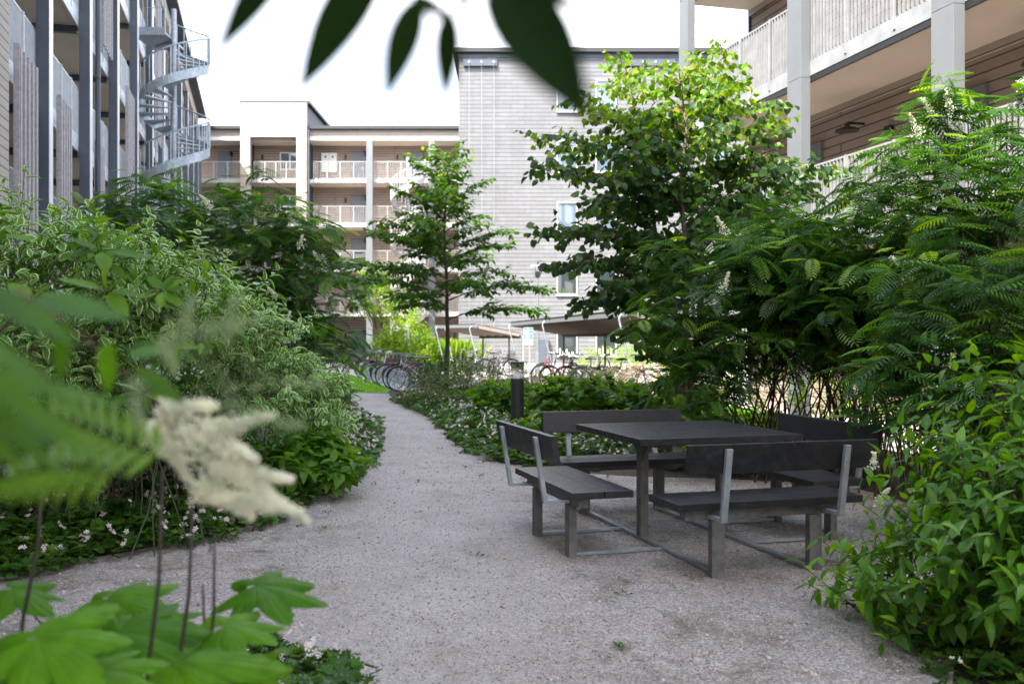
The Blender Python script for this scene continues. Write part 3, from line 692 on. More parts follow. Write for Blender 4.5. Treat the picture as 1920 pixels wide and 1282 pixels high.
def shelter(label, F1, F2, depth, zf, zr, legs, rears, sh=.35):
    F1 = Vector((*F1, zf)); F2 = Vector((*F2, zf)); dv = Vector((*depth, zr - zf))
    t = thing('bike_shelter', label, 'bicycle shelter', (F1.x, F1.y, 0), 'open roofed bicycle shelters')
    B1, B2 = F1 + dv, F2 + dv; up = Vector((0, 0, .05))
    mb = MB(); vs = [F1, F2, B2, B1, F1 + up, F2 + up, B2 + up, B1 + up]
    mb.add(vs, [(0, 3, 2, 1), (4, 5, 6, 7), (0, 1, 5, 4), (1, 2, 6, 5), (2, 3, 7, 6), (3, 0, 4, 7)]); mb.build('roof', M['underroof'], t)
    mb = MB(); e = Vector((0, 0, .03)); along = (F2 - F1).normalized(); out = -dv.normalized()
    mb.bar(F1 + out * .04 - along * .1, F2 + out * .04 + along * .1, .05, .14); mb.build('fascia', M['post_grey'], t)
    mb = MB(); mb.add([p + Vector((0, 0, .055)) for p in (F1 + out * .08, F2 + out * .08, B2, B1)] + [p + Vector((0, 0, .085)) for p in (F1 + out * .08, F2 + out * .08, B2, B1)],
                      [(0, 3, 2, 1), (4, 5, 6, 7), (0, 1, 5, 4), (1, 2, 6, 5), (2, 3, 7, 6), (3, 0, 4, 7)]); mb.build('roof_felt', M['roof'], t)
    mb = MB(); mb.bar(B1 - Vector((0, 0, .09)), B2 - Vector((0, 0, .09)), .08, .14); mb.build('rear_beam', M['stem'], t)
    mb = MB(); L = (F2 - F1).length; n = int(L / .45)
    for i in range(n + 1):
        p = F1.lerp(F2, i / n) - Vector((0, 0, .045)); mb.bar(p, p + dv * .97, .05, .08)
    mb.build('rafters', M['underroof'], t)
    dh = Vector((dv.x, dv.y, 0)).normalized()
    for q in legs:
        p = F1.lerp(F2, q); mb = MB(); pts = []
        base = Vector((p.x, p.y, 0)) + dh * (sh)
        top = Vector((p.x, p.y, zf - .12)) - dh * .12
        pts.append(base); pts.append(base.lerp(top, .5)); pts.append(top)
        for a in range(1, 7):
            an = math.pi * a / 6; pts.append(top + dh * (.13 * (1 - math.cos(an))) + Vector((0, 0, .13 * math.sin(an))))
        mb.tube(pts, .025, 8); mb.build('hooked_leg', M['galv'], t, smooth=True)
    for q in rears:
        p = B1.lerp(B2, q) - dh * .12; mb = MB(); mb.tube([(p.x, p.y, 0), (p.x, p.y, p.z - .16)], .035, 8); mb.build('rear_post', M['stem'], t)
    return t
shelter('long bicycle shelter with a blue grey front edge beside the sign, dark bicycles under it', (0.0, 37.2), (2.75, 21.6), (1.97, .35), 2.05, 1.72, (.0, .40, .95), (.05, .42, .9))
shelter('small far bicycle shelter behind the trunk of the slim tree', (-3.3, 42.5), (-1.5, 40.5), (1.85, .6), 2.03, 1.67, (.03, .28, .9), (.15, .8))

# ------------------------------------------------------------------ bicycles
def make_bike(label, framemat, basket, saddle=True):
    t = thing('bicycle', label, 'bicycle', (0, 0, 0), 'parked bicycles')
    g = dict(local=True)
    for x, nm in ((.53, 'wheel'), (-.53, 'wheel')):
        mb = MB(); mb.tube([(x + .335 * math.cos(a), 0, .345 + .335 * math.sin(a)) for a in [2 * math.pi * i / 28 for i in range(28)]], .02, 6, closed=True); wv = mb.build('wheel', M['rubber'], t, **g)
        mb = MB(); mb.tube([(x + .31 * math.cos(a), 0, .345 + .31 * math.sin(a)) for a in [2 * math.pi * i / 28 for i in range(28)]], .01, 5, closed=True); mb.build('rim', M['chrome'], wv, **g)
        mb = MB()
        for i in range(16):
            a = 2 * math.pi * i / 16; mb.tube([(x, .02 * (-1) ** i, .345), (x + .305 * math.cos(a), 0, .345 + .305 * math.sin(a))], .003, 3)
        mb.tube([(x, -.05, .345), (x, .05, .345)], .025, 8); mb.build('spokes', M['chrome'], wv, **g)
        mb = MB(); pts = [(x + .375 * math.cos(a), 0, .345 + .375 * math.sin(a)) for a in [R(10 + i * 18) for i in range(9)]]
        mb.tube(pts, .018, 5); mb.build('mudguard', M['bikeblack'], t, **g)
    mb = MB()
    A = (.36, 0, .82); Bt = (-.2, 0, .80); C = (-.08, 0, .29); Dp = (-.53, 0, .345)
    mb.tube([(.34, 0, .88), (.41, 0, .66)], .02, 8); mb.tube([(.40, 0, .70), (.1, 0, .42), C], .018, 8); mb.tube([(.38, 0, .78), (.1, 0, .56), (-.13, 0, .45)], .014, 8)
    mb.tube([C, (-.2, 0, .80)], .017, 8)
    for s in (-.05, .05): mb.tube([C, (Dp[0], s, Dp[2])], .01, 6); mb.tube([(-.18, 0, .72), (Dp[0], s, Dp[2])], .009, 6)
    mb.build('frame', framemat, t, **g)
    mb = MB()
    for s in (-.05, .05): mb.tube([(.41, s * .6, .66), (.47, s, .5), (.53, s, .345)], .011, 6)
    mb.build('fork', framemat, t, **g)
    mb = MB(); mb.tube([(.34, 0, .88), (.31, 0, 1.02)], .014, 8); mb.tube([(.14, -.29, 1.03), (.22, -.28, 1.05), (.33, -.15, 1.06), (.33, .15, 1.06), (.22, .28, 1.05), (.14, .29, 1.03)], .012, 6); hb = mb.build('handlebar', M['chrome'], t, **g)
    mb = MB(); mb.tube([(.1, -.29, 1.025), (.2, -.285, 1.047)], .017, 6); mb.tube([(.1, .29, 1.025), (.2, .285, 1.047)], .017, 6); mb.build('grips', M['rubber'], hb, **g)
    mb = MB(); mb.tube([(-.2, 0, .8), (-.215, 0, .90)], .013, 6)
    prof = [(-.33, .0, .93, .10, .03), (-.26, 0, .945, .09, .03), (-.16, 0, .94, .045, .025), (-.06, 0, .93, .02, .015)]
    vs = []; fs = []
    for (x, y, z, w_, h_) in prof:
        for j in range(8): a = 2 * math.pi * j / 8; vs.append((x, w_ * math.cos(a), z + h_ * math.sin(a)))
    for i in range(3):
        for j in range(8): fs.append((i * 8 + j, i * 8 + (j + 1) % 8, (i + 1) * 8 + (j + 1) % 8, (i + 1) * 8 + j))
    fs += [tuple(range(8))[::-1], tuple(24 + j for j in range(8))]
    mb.add(vs, fs); mb.build('saddle', M['bikeblack'], t, **g)
    mb = MB(); mb.tube([(-.08, -.09, .29), (-.08, .09, .29)], .012, 6); mb.tube([(-.08, .07, .29), (.05, .08, .2)], .009, 5); mb.tube([(-.08, -.07, .29), (-.21, -.08, .38)], .009, 5)
    mb.box(.0, .1, .07, .15, .185, .21); mb.box(-.26, -.16, -.15, -.07, .37, .395)
    mb.tube([(-.08 + .09 * math.cos(a), .05, .29 + .09 * math.sin(a)) for a in [2 * math.pi * i / 16 for i in range(16)]], .006, 4, closed=True); mb.build('pedals', M['bikeblack'], t, **g)
    mb = MB(); mb.tube([(-.3, -.06, .74), (-.75, -.06, .74)], .007, 5); mb.tube([(-.3, .06, .74), (-.75, .06, .74)], .007, 5)
    for xx in (-.35, -.5, -.65, -.75): mb.tube([(xx, -.06, .74), (xx, .06, .74)], .006, 4)
    for s in (-.06, .06): mb.tube([(-.7, s, .74), (-.53, s, .345)], .006, 4)
    mb.build('luggage_rack', M['bikeblack'], t, **g)
    if basket:
        mb = MB()
        for k in range(6):
            z = .78 + k * .045; r1 = .11 + k * .008
            mb.tube([(.5 + r1 * cx_, .17 * cy_, z) for cx_, cy_ in ((-1, -1), (1, -1), (1, 1), (-1, 1))], .005, 4, closed=True)
        for i in range(10):
            a = 2 * math.pi * i / 10; cx_ = max(-1, min(1, 1.4 * math.cos(a))); cy_ = max(-1, min(1, 1.4 * math.sin(a)))
            mb.tube([(.5 + .11 * cx_, .16 * cy_, .78), (.5 + .15 * cx_, .17 * cy_, 1.0)], .005, 4)
        mb.box(.39, .61, -.16, .16, .775, .785); mb.build('basket', M['bikeblack'], t, **g)
    return t
bk1 = make_bike('silver framed bicycle nearest the path in the open rack', M['chrome'], False)
bk1.location = ((783 - 960) / F * 27.2, 27.2, 0); bk1.rotation_euler = (0, R(0), R(196))
bk2 = make_bike('black bicycle with a front basket, second from the path in the open rack', M['bikeblack'], True)
bk2.location = ((772 - 960) / F * 28.3, 28.3, 0); bk2.rotation_euler = (0, 0, R(200))
bk3 = make_bike('red framed bicycle third from the path in the open rack', M['red'], False)
bk3.location = ((757 - 960) / F * 29.4, 29.4, 0); bk3.rotation_euler = (0, 0, R(197))
labs = ['black bicycle right behind the red one in the open rack', 'silver bicycle fifth from the path in the open rack', 'black basket bicycle beside the trimmed round shrub, sixth in the open rack',
        'second red bicycle, seventh in the open rack', 'black bicycle eighth from the path in the open rack', 'silver bicycle farthest from the path in the open rack']
for i, lb in enumerate(labs):
    Y = 30.6 + i * 1.2 + [0, .3, -.2, .2, -.1, .3][i]; px = 747 - i * 8.5 + [0, 4, -3, 2, -2, 3][i]
    src = [bk2, bk1, bk2, bk3, bk2, bk1][i]
    copy_thing(src, ((px - 960) / F * Y, Y, 0), R(186 + (i * 37) % 23), lb, skip=('basket',) if i in (0, 4) else ()).rotation_euler.x = R([-6, 5, -3, 7, -5, 4][i])
# bikes under the shelters
bkd = make_bike('brown bicycle under the long shelter, nearest its hooked middle leg', M['bikebrown'], False)
bkd.location = ((1062 - 960) / F * 27.5, 27.5, 0); bkd.rotation_euler = (0, 0, R(150))
for i, (px, Y, rz, src, lb) in enumerate(((1095, 27.0, 160, bk2, 'black bicycle with basket in the middle under the long shelter'), (1120, 26.2, 20, bkd, 'brown bicycle facing right under the long shelter'),
        (1150, 25.6, 165, bk2, 'black basket bicycle at the right end of the long shelter'), (1045, 29.5, 200, bk3, 'red bicycle at the back left of the long shelter'), (1180, 25.0, 10, bk1, 'silver bicycle rightmost under the long shelter'),
        (880, 39.5, 190, bk1, 'silver bicycle leftmost under the small far shelter'), (905, 39.2, 170, bk2, 'black basket bicycle in the middle under the small far shelter'), (925, 39.0, 185, bk1, 'silver bicycle rightmost under the small far shelter'), (935, 37.0, 15, bk2, 'black bicycle just right of the small far shelter'))):
    copy_thing(src, ((px - 960) / F * Y, Y, 0), R(rz), lb)
# bicycle rack: galvanised hoops along the lawn edge
t = thing('bike_rack', 'galvanised hoop bicycle rack along the edge of the lawn', 'bicycle rack', (-3.9, 28, 0))
a = Vector(((752 - 960) / F * 26.6, 26.6, .04)); b_ = Vector(((672 - 960) / F * 40, 40, .04))
mb = MB(); mb.bar(a, b_, .06, .05); n = 24
ofs = Vector((.55, .12, 0)); mb.bar(a + ofs, b_ + ofs, .05, .05); mb.build('rail', M['galv'], t)
for i in range(n):
    p = a.lerp(b_, (i + .3) / n); mb = MB()
    pts = [p + Vector((0, 0, .0)), p + Vector((-.05, 0, .35)), p + Vector((.02, 0, .5)), p + Vector((.12, 0, .5)), p + Vector((.2, 0, .3)), p + ofs]
    mb.tube(pts, .014, 5); q = Vector((.06, .1, 0)); mb.tube([v + q for v in pts], .014, 5); mb.build('hoop', M['galv'], t)

# ------------------------------------------------------------------ leaf templates (local: y along the leaf, z up)
def fold_leaf(wd=.5, nseg=4, fold=.12, droop=.18, shape=None, margin=0):
    """ovate leaf, optional cream margin as second material"""
    shape = shape or (lambda t: math.sin(math.pi * t ** .8) ** .85)
    vs = []; fs = []; ms = []
    cols = [-1, 0, 1] if not margin else [-1, -(1 - margin), 0, (1 - margin), 1]
    for i in range(nseg + 1):
        t = i / nseg; hw = wd / 2 * max(shape(min(max(t, .0), 1)), .02)
        for c in cols: vs.append((c * hw, t, abs(c) * hw * fold * 2 - droop * t * t))
    k = len(cols)
    for i in range(nseg):
        for j in range(k - 1):
            fs.append((i * k + j, i * k + j + 1, (i + 1) * k + j + 1, (i + 1) * k + j))
            ms.append(1 if margin and j in (0, k - 2) else 0)
    return np.array(vs), np.array(fs), np.array(ms)
def pinnate(pairs=10, ll=.27, lw=.062, droop=.3, start=.14):
    vs = []; fs = []
    def rz(y): return -droop * y * y + .1 * y
    def leaflet(bx, y, ang, L, Wd, sgn):
        d = np.array([sgn * math.sin(ang), math.cos(ang)]); p = np.array([-d[1], d[0]]) 
        z0 = rz(y); b = len(vs)
        for (u, v, dz) in ((0, 0, 0), (.3, -.5, .0), (.75, -.32, -.05), (1, 0, -.10), (.75, .32, -.05), (.3, .5, .0)):
            q = d * u * L + p * v * Wd; vs.append((q[0], y + q[1], z0 + dz * L * 2 + (0.018 if False else 0) + abs(v) * Wd * .25))
        fs.append((b, b + 1, b + 2, b + 3)); fs.append((b, b + 3, b + 4, b + 5))
    for i in range(pairs):
        y = start + (1 - start) * i / pairs * .97; s = math.sin(math.pi * (.28 + .6 * i / pairs)) ** .8
        for sg in (-1, 1): leaflet(0, y, R(66 - 22 * i / pairs), ll * s, lw * (s * .5 + .5), sg)
    leaflet(0, .97, 0.01, ll * .45, lw * .8, 1)
    for i in range(4):
        y0, y1 = i / 4, (i + 1) / 4; b = len(vs)
        vs.extend([(-.006, y0, rz(y0)), (.006, y0, rz(y0)), (.004, y1, rz(y1)), (-.004, y1, rz(y1))]); fs.append((b, b + 1, b + 2, b + 3))
    return np.array(vs), np.array(fs), np.zeros(len(fs), int)
def palmate(lobes=7, depth=.45, cup=.12):
    vs = [(0, 0, 0)]; n = lobes * 4
    for i in range(n + 1):
        a = R(-75) + (R(330)) * i / n
        ph = (i % 4)
        r = (.62, .95, 1.0, .93)[ph] * 1.0 if ph else 1 - depth
        if i == n: r = 1 - depth
        a2 = a + R(-90) * 0
        vs.append((.5 * r * math.cos(a2 + R(0)), .5 * r * math.sin(a2) + .25, cup * r * r * .5 - (.04 if ph == 0 else 0)))
    fs = [(0, i, i + 1) for i in range(1, n + 1)]
    return np.array(vs), np.array(fs), np.zeros(len(fs), int)
def flower5():
    vs = [(0, 0, 0)]; fs = []
    for k in range(5):
        a = 2 * math.pi * k / 5; b = len(vs)
        for (r, da, z) in ((.38, -.42, .05), (.5, 0, .10), (.38, .42, .05)): vs.append((r * math.cos(a + da), r * math.sin(a + da), z))
        fs.append((0, b, b + 1, b + 2))
    return np.array(vs), np.array(fs), np.zeros(len(fs), int)
def tetra():
    v = []; f = []
    g = (1 + 5 ** .5) / 2
    vs = np.array([(0, 0, 1), (.9, 0, .3), (-.45, .78, .3), (-.45, -.78, .3), (.45, .78, -.4), (.45, -.78, -.4), (-.9, 0, -.4)]) * .5
    fs = np.array([(0, 1, 2), (0, 2, 3), (0, 3, 1), (1, 4, 2), (2, 6, 3), (3, 5, 1), (1, 5, 4), (2, 4, 6), (3, 6, 5), (4, 5, 6)])
    return vs, fs, np.zeros(len(fs), int)
def blade():
    vs = np.array([(-.012, 0, 0), (.012, 0, 0), (-.011, .35, 0), (.011, .35, 0), (-.008, .7, -.05), (.008, .7, -.05), (0, 1, -.18)])
    fs = [(0, 1, 3, 2), (2, 3, 5, 4), (4, 5, 6, 6)]
    return vs, np.array([(0, 1, 3, 2), (2, 3, 5, 4)]), np.zeros(2, int)
LF = {'sorb': pinnate(9, .30, .056, .25), 'dog': fold_leaf(.46, 5, .16, .26, shape=lambda t: math.sin(math.pi * t ** .72) ** .95 * (1 - .22 * t)), 'var': fold_leaf(.46, 4, .14, .25, margin=.30), 'horn': fold_leaf(.55, 3, .1, .2),
      'round': fold_leaf(.86, 4, .1, .12, shape=lambda t: math.sin(math.pi * min(1, t ** .75)) ** .55 if t < .98 else .02), 'ger': palmate(7, .42), 'lance': fold_leaf(.3, 3, .1, .25),
      'small': fold_leaf(.5, 2, .1, .1), 'broad': fold_leaf(.62, 4, .12, .3), 'flower': flower5(), 'dot': tetra(), 'blade': blade(), 'lob5': palmate(5, .35)}

def norm(a): return a / np.maximum(np.linalg.norm(a, axis=-1, keepdims=True), 1e-9)
class Cloud:
    def __init__(s): s.V = []; s.Fa = []; s.MI = []; s.R = []; s.n = 0
    def add(s, tpl, pos, y, z, scale, rn=None, moff=0):
        tv, tf, tm = tpl; pos = np.asarray(pos, float); k = len(pos)
        if k == 0: return
        y = norm(np.asarray(y, float)); z = np.asarray(z, float); z = z - (z * y).sum(1, keepdims=True) * y; z = norm(z); x = np.cross(y, z)
        sc = np.broadcast_to(np.asarray(scale, float), (k,))[:, None, None]
        wx = rng.uniform(.78, 1.2, k)[:, None, None]; wz = rng.uniform(.2, 2.2, k)[:, None, None]; sk = rng.normal(0, .12, k)[:, None, None]      # every leaf a little wider, more bent or curved sideways
        P = pos[:, None, :] + sc * ((tv[None, :, 0:1] * wx + sk * tv[None, :, 1:2] ** 2) * x[:, None, :] + tv[None, :, 1:2] * y[:, None, :] + tv[None, :, 2:3] * wz * z[:, None, :])
        f = tf[None] + (np.arange(k) * len(tv))[:, None, None] + s.n
        s.V.append(P.reshape(-1, 3)); s.Fa.append(f.reshape(-1, tf.shape[1])); s.MI.append(np.tile(tm, k) + moff)
        if rn is None: rn = rng.random(k)
        s.R.append(np.repeat(rn, len(tf))); s.n += k * len(tv)
    def build(s, name, mats, parent=None, local=False):
        me = bpy.data.meshes.new(name); V = np.concatenate(s.V)
        if parent is not None and not local: V = V - np.array(parent.location)[None]
        me.vertices.add(len(V)); me.vertices.foreach_set('co', V.astype(np.float32).ravel())
        cnt = np.concatenate([np.full(len(f), f.shape[1]) for f in s.Fa]); idx = np.concatenate([f.ravel() for f in s.Fa])
        me.loops.add(len(idx)); me.loops.foreach_set('vertex_index', idx.astype(np.int32))
        me.polygons.add(len(cnt)); me.polygons.foreach_set('loop_start', np.concatenate([[0], np.cumsum(cnt)[:-1]]).astype(np.int32))
        me.polygons.foreach_set('loop_total', cnt.astype(np.int32))
        if not isinstance(mats, (list, tuple)): mats = [mats]
        for m in mats: me.materials.append(m)
        me.polygons.foreach_set('material_index', np.concatenate(s.MI).astype(np.int32))
        at = me.attributes.new('rnd', 'FLOAT', 'FACE'); at.data.foreach_set('value', np.concatenate(s.R).astype(np.float32))
        me.update(calc_edges=True); me.validate()
        o = bpy.data.objects.new(name, me); COL.objects.link(o)
        if parent: o.parent = parent
        return o

def rdir(k): return norm(rng.normal(size=(k, 3)))
def blob_pts(c, r, k, shell=.5):
    d = rdir(k); rad = (shell + (1 - shell) * rng.random(k)) ** .6
    lump = 1 + .24 * np.sin(d[:, 0] * 6 + c[0] * 3) * np.sin(d[:, 2] * 7 + c[1]) + .12 * np.sin(d[:, 0] * 13 + d[:, 2] * 11) + .10 * rng.normal(size=k)
    return np.array(c) + d * (rad * lump)[:, None] * np.array(r), d, rad
def shoots(cl, P, D, L, nleaf, tpl, size, spread=.9, upn=.6, young=0, opp=False, moff=0, stems=None, stemr=.003, leafdroop=0.0, flat=1.0):
    """leafy shoots: leaves set round each shoot, normals biased upward"""
    k = len(P); D = norm(D)
    ref = np.tile([[.3, .2, 1.]], (k, 1)); A = norm(np.cross(D, ref)); Bv = np.cross(D, A)
    ph0 = rng.random(k) * 6.28
    for j in range(nleaf):
        t = (j + .5) / nleaf; 
        phi = ph0 + (j * 2.4 if not opp else (j // 2) * 1.57 + (j % 2) * 3.14159)
        rad = A * np.cos(phi)[:, None] + Bv * np.sin(phi)[:, None]
        y = norm(D * (1 - spread * (1 - .45 * t)) + rad * spread + rng.normal(size=(k, 3)) * .15)
        y[:, 2] = y[:, 2] * flat - leafdroop; y = norm(y)
        z = norm(np.array([[0, 0, 1.]]) * upn + D * (.5 * flat) + rng.normal(size=(k, 3)) * .3)
        pos = P + D * (L * t)[:, None]
        sz = rng.uniform(size[0], size[1], k) * (1 - .35 * t ** 3)
        rn = np.clip(rng.random(k) * .85 + young * t ** 2 * rng.random(k), 0, 1)
        cl.add(tpl, pos, y, z, sz, rn, moff)
    if stems is not None:
        for i in range(k):
            p = P[i]; q = p + D[i] * L[i]; stems.tube([p - D[i] * L[i] * .5, p, q], [stemr * 1.3, stemr, stemr * .5], 3, cap=False)
def stemset(mb, base, targets, r0=.012, wob=.08, base_r=.25, n=5, taper=.35):
    for q in targets:
        b = Vector((base[0] + rnd.gauss(0, base_r), base[1] + rnd.gauss(0, base_r), -.02)); q = Vector(q)
        pts = []
        for i in range(n + 1):
            t = i / n; p = b.lerp(q, t); arch = Vector((q.x - b.x, q.y - b.y, 0)) * (t * t - t) * .55
            p = p + arch + Vector((rnd.gauss(0, wob), rnd.gauss(0, wob), 0)) * (t * (1 - t) * 2)
            pts.append(p)
        mb.tube(pts, [r0 * lerp(1, taper, i / n) for i in range(n + 1)], 5, cap=False)
def panicle(cl, p, d, L, n=160, size=.012, width=.35):
    """plume of tiny flowers: side branches off a tapering axis"""
    d = norm(np.array(d, float)[None])[0]; p = np.array(p)
    t = rng.random(n) ** .8; a = rng.integers(0, 14, n) * .449 * 3; side = norm(np.cross(d, [.2, .3, 1.]))[None] ; s2 = np.cross(d, side)
    rad = side * np.cos(a)[:, None] + s2 * np.sin(a)[:, None]
    u = rng.random(n) ** .7
    pos = p + d * (t * L)[:, None] + (rad * (1 - t)[:, None] + d * .5) * (u * width * L * (.35 + .65 * (1 - t)))[:, None] + rng.normal(size=(n, 3)) * size * .6
    cl.add(LF['dot'], pos, rdir(n), rdir(n), rng.uniform(.7, 1.3, n) * size)
def shrub(name, label, cat, blobs, tpl, mats, nsh, nleaf, size, slen, group=None, base=None, up=.7, spread=.9, upn=.6, young=.3, opp=False, stemn=14, stemr=.012, shell=.45,
          flowers=0, flpos=None, leafdroop=0, stemmat='stem', base_r=.25, zmin=.03, flat=1.0, shootstems=True, fl=(.16, .28), flsize=.012, fln=200):
    cs = [np.array(W(b[0], b[1], b[2])) for b in blobs]
    if base is None: base = (float(np.mean([c[0] for c in cs])), float(np.mean([c[1] for c in cs])))
    t = thing(name, label, cat, (base[0], base[1], 0), group)
    cl = Cloud(); st = MB(); targets = []
    tot = sum(b[3] * b[5] for b in blobs)
    allP = []
    for b, c in zip(blobs, cs):
        k = max(3, int(nsh * b[3] * b[5] / tot)); P, d, rad = blob_pts(c, b[3:6], k, shell)
        ok = P[:, 2] > zmin; P = P[ok]; d = d[ok]; k = len(P)
        D = d * .8 + np.array([[0, 0, up]]) + rng.normal(size=(k, 3)) * .35
        L = rng.uniform(slen[0], slen[1], k)
        shoots(cl, P, D, L, nleaf, tpl, size, spread, upn, young, opp, stems=st if shootstems else None, leafdroop=leafdroop, flat=flat, stemr=.0028 if slen[1] > .1 else .0015)
        m = max(2, int(stemn * b[3] * b[5] / tot)); idx = rng.choice(k, min(m, k), replace=False); targets += [P[i] for i in idx]
        allP.append((P, d))
    stemset(st, base, targets, stemr, base_r=base_r)
    st.v = [(v[0] - base[0], v[1] - base[1], v[2]) for v in st.v]
    st.build('stems', M[stemmat], t, local=True)
    cl.build('foliage', mats, t)
    if flowers or flpos:
        for (px, py, Y) in (flpos or []):
            fc = Cloud(); panicle(fc, np.array(W(px, py, Y)), (rnd.uniform(-.5, .5), -.3, .6), rnd.uniform(*fl), fln, flsize); fc.build('flower_plume', M['fl_cream'], t)
        for i in range(flowers):
            P, d = allP[rng.integers(len(allP))]; j = rng.integers(len(P))
            if P[j][2] > np.mean(P[:, 2]): fc = Cloud(); panicle(fc, P[j] + d[j] * .1, (d[j][0], d[j][1], .8), rnd.uniform(*fl), fln, flsize); fc.build('flower_plume', M['fl_cream'], t)
    return t

SG = 'feathery leaved shrubs'
# right hand mass
K = dict(tpl=LF['sorb'], mats=M['lf_sorb'], nleaf=6, size=(.24, .40), slen=(.14, .34), group=SG, up=.35, spread=1.15, upn=2.0, flat=.35, leafdroop=.12, young=.5, stemr=.011)
shrub('feathery_shrub', 'dark feathery leaved shrub directly behind the picnic table, left of the open stems', 'shrub', [(1395, 560, 10.0, .95, .8, .8), (1330, 720, 9.9, .42, .45, .5), (1490, 510, 10.2, .75, .8, .6)], nsh=330, stemn=30, base=(2.75, 10.2), flpos=[(1350, 560, 9.1), (1365, 445, 9.3)], **K)
shrub('feathery_shrub', 'tall feathery shrub with many bare leaning stems behind the far right bench', 'shrub', [(1590, 500, 9.6, .9, .8, .55), (1640, 580, 9.2, .85, .6, .45), (1560, 600, 9.8, .7, .6, .35)], nsh=330, stemn=80, base=(3.5, 9.7), base_r=.42, flpos=[(1715, 475, 8.7), (1545, 500, 9.3)], flowers=3, **K)
shrub('feathery_shrub', 'tallest feathery shrub with sunlit yellow green tips before the right balconies', 'shrub', [(1775, 370, 8.6, .8, .7, .5), (1720, 300, 9, .32, .35, .25), (1860, 460, 7.8, .7, .7, .55), (1790, 215, 8.6, .14, .2, .3), (1895, 240, 8.2, .16, .2, .36), (1760, 180, 8.5, .07, .1, .3)], nsh=170, stemn=34, base=(3.9, 8.4), base_r=.3, flpos=[(1750, 225, 8.4), (1785, 220, 8.3), (1730, 260, 8.5)], flowers=5, **K)
shrub('feathery_shrub', 'nearest feathery shrub at the right edge above the broad leaved bush', 'shrub', [(1850, 600, 6.9, .75, .6, .45), (1780, 730, 6.7, .55, .5, .32), (1900, 760, 6.2, .4, .4, .3)], nsh=150, stemn=18, base=(3.5, 6.9), flowers=2, **K)
# left hand mass
shrub('feathery_shrub', 'large feathery shrub left of the path with cream plumes', 'shrub', [(430, 500, 13, 1.25, 1.0, 1.0), (570, 540, 13.2, .8, .8, .95), (540, 660, 12.6, .95, .8, .6), (290, 440, 12.6, .8, .8, .7)], nsh=470, stemn=30, base=(-3.6, 13.2),
      flpos=[(520, 560, 11.8), (535, 615, 11.8), (400, 395, 12), (560, 470, 12.3), (610, 500, 12.6)], **{**K, 'size': (.28, .38)})
# variegated dogwoods
KV = dict(tpl=LF['var'], mats=[M['lf_var'], M['lf_cream']], nleaf=8, size=(.075, .13), slen=(.12, .3), group='white edged variegated shrubs', up=.9, spread=.8, upn=.7, opp=True, stemr=.007, shell=.4)
shrub('variegated_shrub', 'big rounded shrub with white edged leaves at the left edge', 'shrub', [(110, 560, 7.2, 1.05, .8, .58), (330, 590, 7.5, .5, .6, .42), (60, 700, 7.0, .8, .6, .4)], nsh=820, stemn=30, base=(-3.2, 7.6), **KV)
shrub('variegated_shrub', 'lower white edged shrub sloping to the path before the left bollard light', 'shrub', [(440, 650, 8.8, .45, .5, .38), (530, 740, 9.2, .48, .5, .3), (590, 790, 9.8, .3, .4, .25), (440, 760, 9.0, .5, .5, .35)], nsh=560, stemn=20, base=(-2.3, 9.2), **KV)
shrub('leafy_bush', 'loose plain green bush growing up through the white edged shrub', 'shrub', [(220, 520, 6.6, .5, .5, .3), (330, 640, 6.9, .35, .4, .3), (60, 470, 6.7, .4, .4, .2), (420, 600, 7.6, .25, .3, .25)], LF['dog'], M['lf_bright'], 70, 8, (.09, .14), (.15, .35), base=(-2.6, 6.8), up=1.0, opp=True, stemr=.005, shell=.1, stemmat='stemgreen')
# broad green bush, right foreground
KD = dict(tpl=LF['dog'], mats=M['lf_dog'], nleaf=8, size=(.07, .135), slen=(.16, .38), up=.45, spread=1.0, upn=1.5, opp=True, stemr=.006, shell=.2, young=.4)
shrub('dogwood_bush', 'broad leaved bright green bush filling the lower right corner', 'shrub', [(1870, 880, 4.6, .27, .35, .17), (1930, 960, 4.2, .34, .4, .30), (1800, 995, 4.7, .26, .35, .15), (1680, 1080, 4.9, .22, .3, .11), (1900, 1100, 4.2, .36, .4, .24), (1770, 1130, 4.6, .32, .35, .15), (1885, 750, 4.6, .07, .15, .26), (1610, 1125, 5.0, .15, .2, .07)],
      nsh=400, stemn=44, base=(2.7, 4.8), flpos=[(1635, 880, 4.7), (1640, 950, 4.8)], fl=(.08, .12), flsize=.009, fln=90, **KD)
# understory left: dark green bush and perennials
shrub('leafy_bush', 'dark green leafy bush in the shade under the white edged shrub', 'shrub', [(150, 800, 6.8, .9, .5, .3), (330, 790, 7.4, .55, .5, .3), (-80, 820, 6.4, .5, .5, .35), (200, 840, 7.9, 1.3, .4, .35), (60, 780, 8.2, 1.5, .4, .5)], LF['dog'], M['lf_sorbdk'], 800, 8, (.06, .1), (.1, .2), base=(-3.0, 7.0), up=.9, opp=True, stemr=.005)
shrub('leafy_perennial', 'clump of large glossy leaves overhanging the left path edge', 'plant', [(590, 850, 8.9, .34, .35, .2), (520, 880, 8.4, .3, .3, .18), (640, 890, 8.7, .2, .25, .12)], LF['broad'], M['lf_bright'], 110, 6, (.11, .17), (.06, .14), base=(-1.95, 8.8), up=1.0, stemr=.005, stemmat='stemgreen', shell=.2)
shrub('box_bush', 'small dense dark bush beside the bend of the path', 'shrub', [(632, 750, 14.6, .26, .3, .42), (600, 780, 14.2, .2, .25, .28)], LF['small'], M['lf_yew'], 420, 9, (.03, .045), (.05, .1), base=(-2.7, 14.5), up=.9, stemr=.006, shootstems=False)
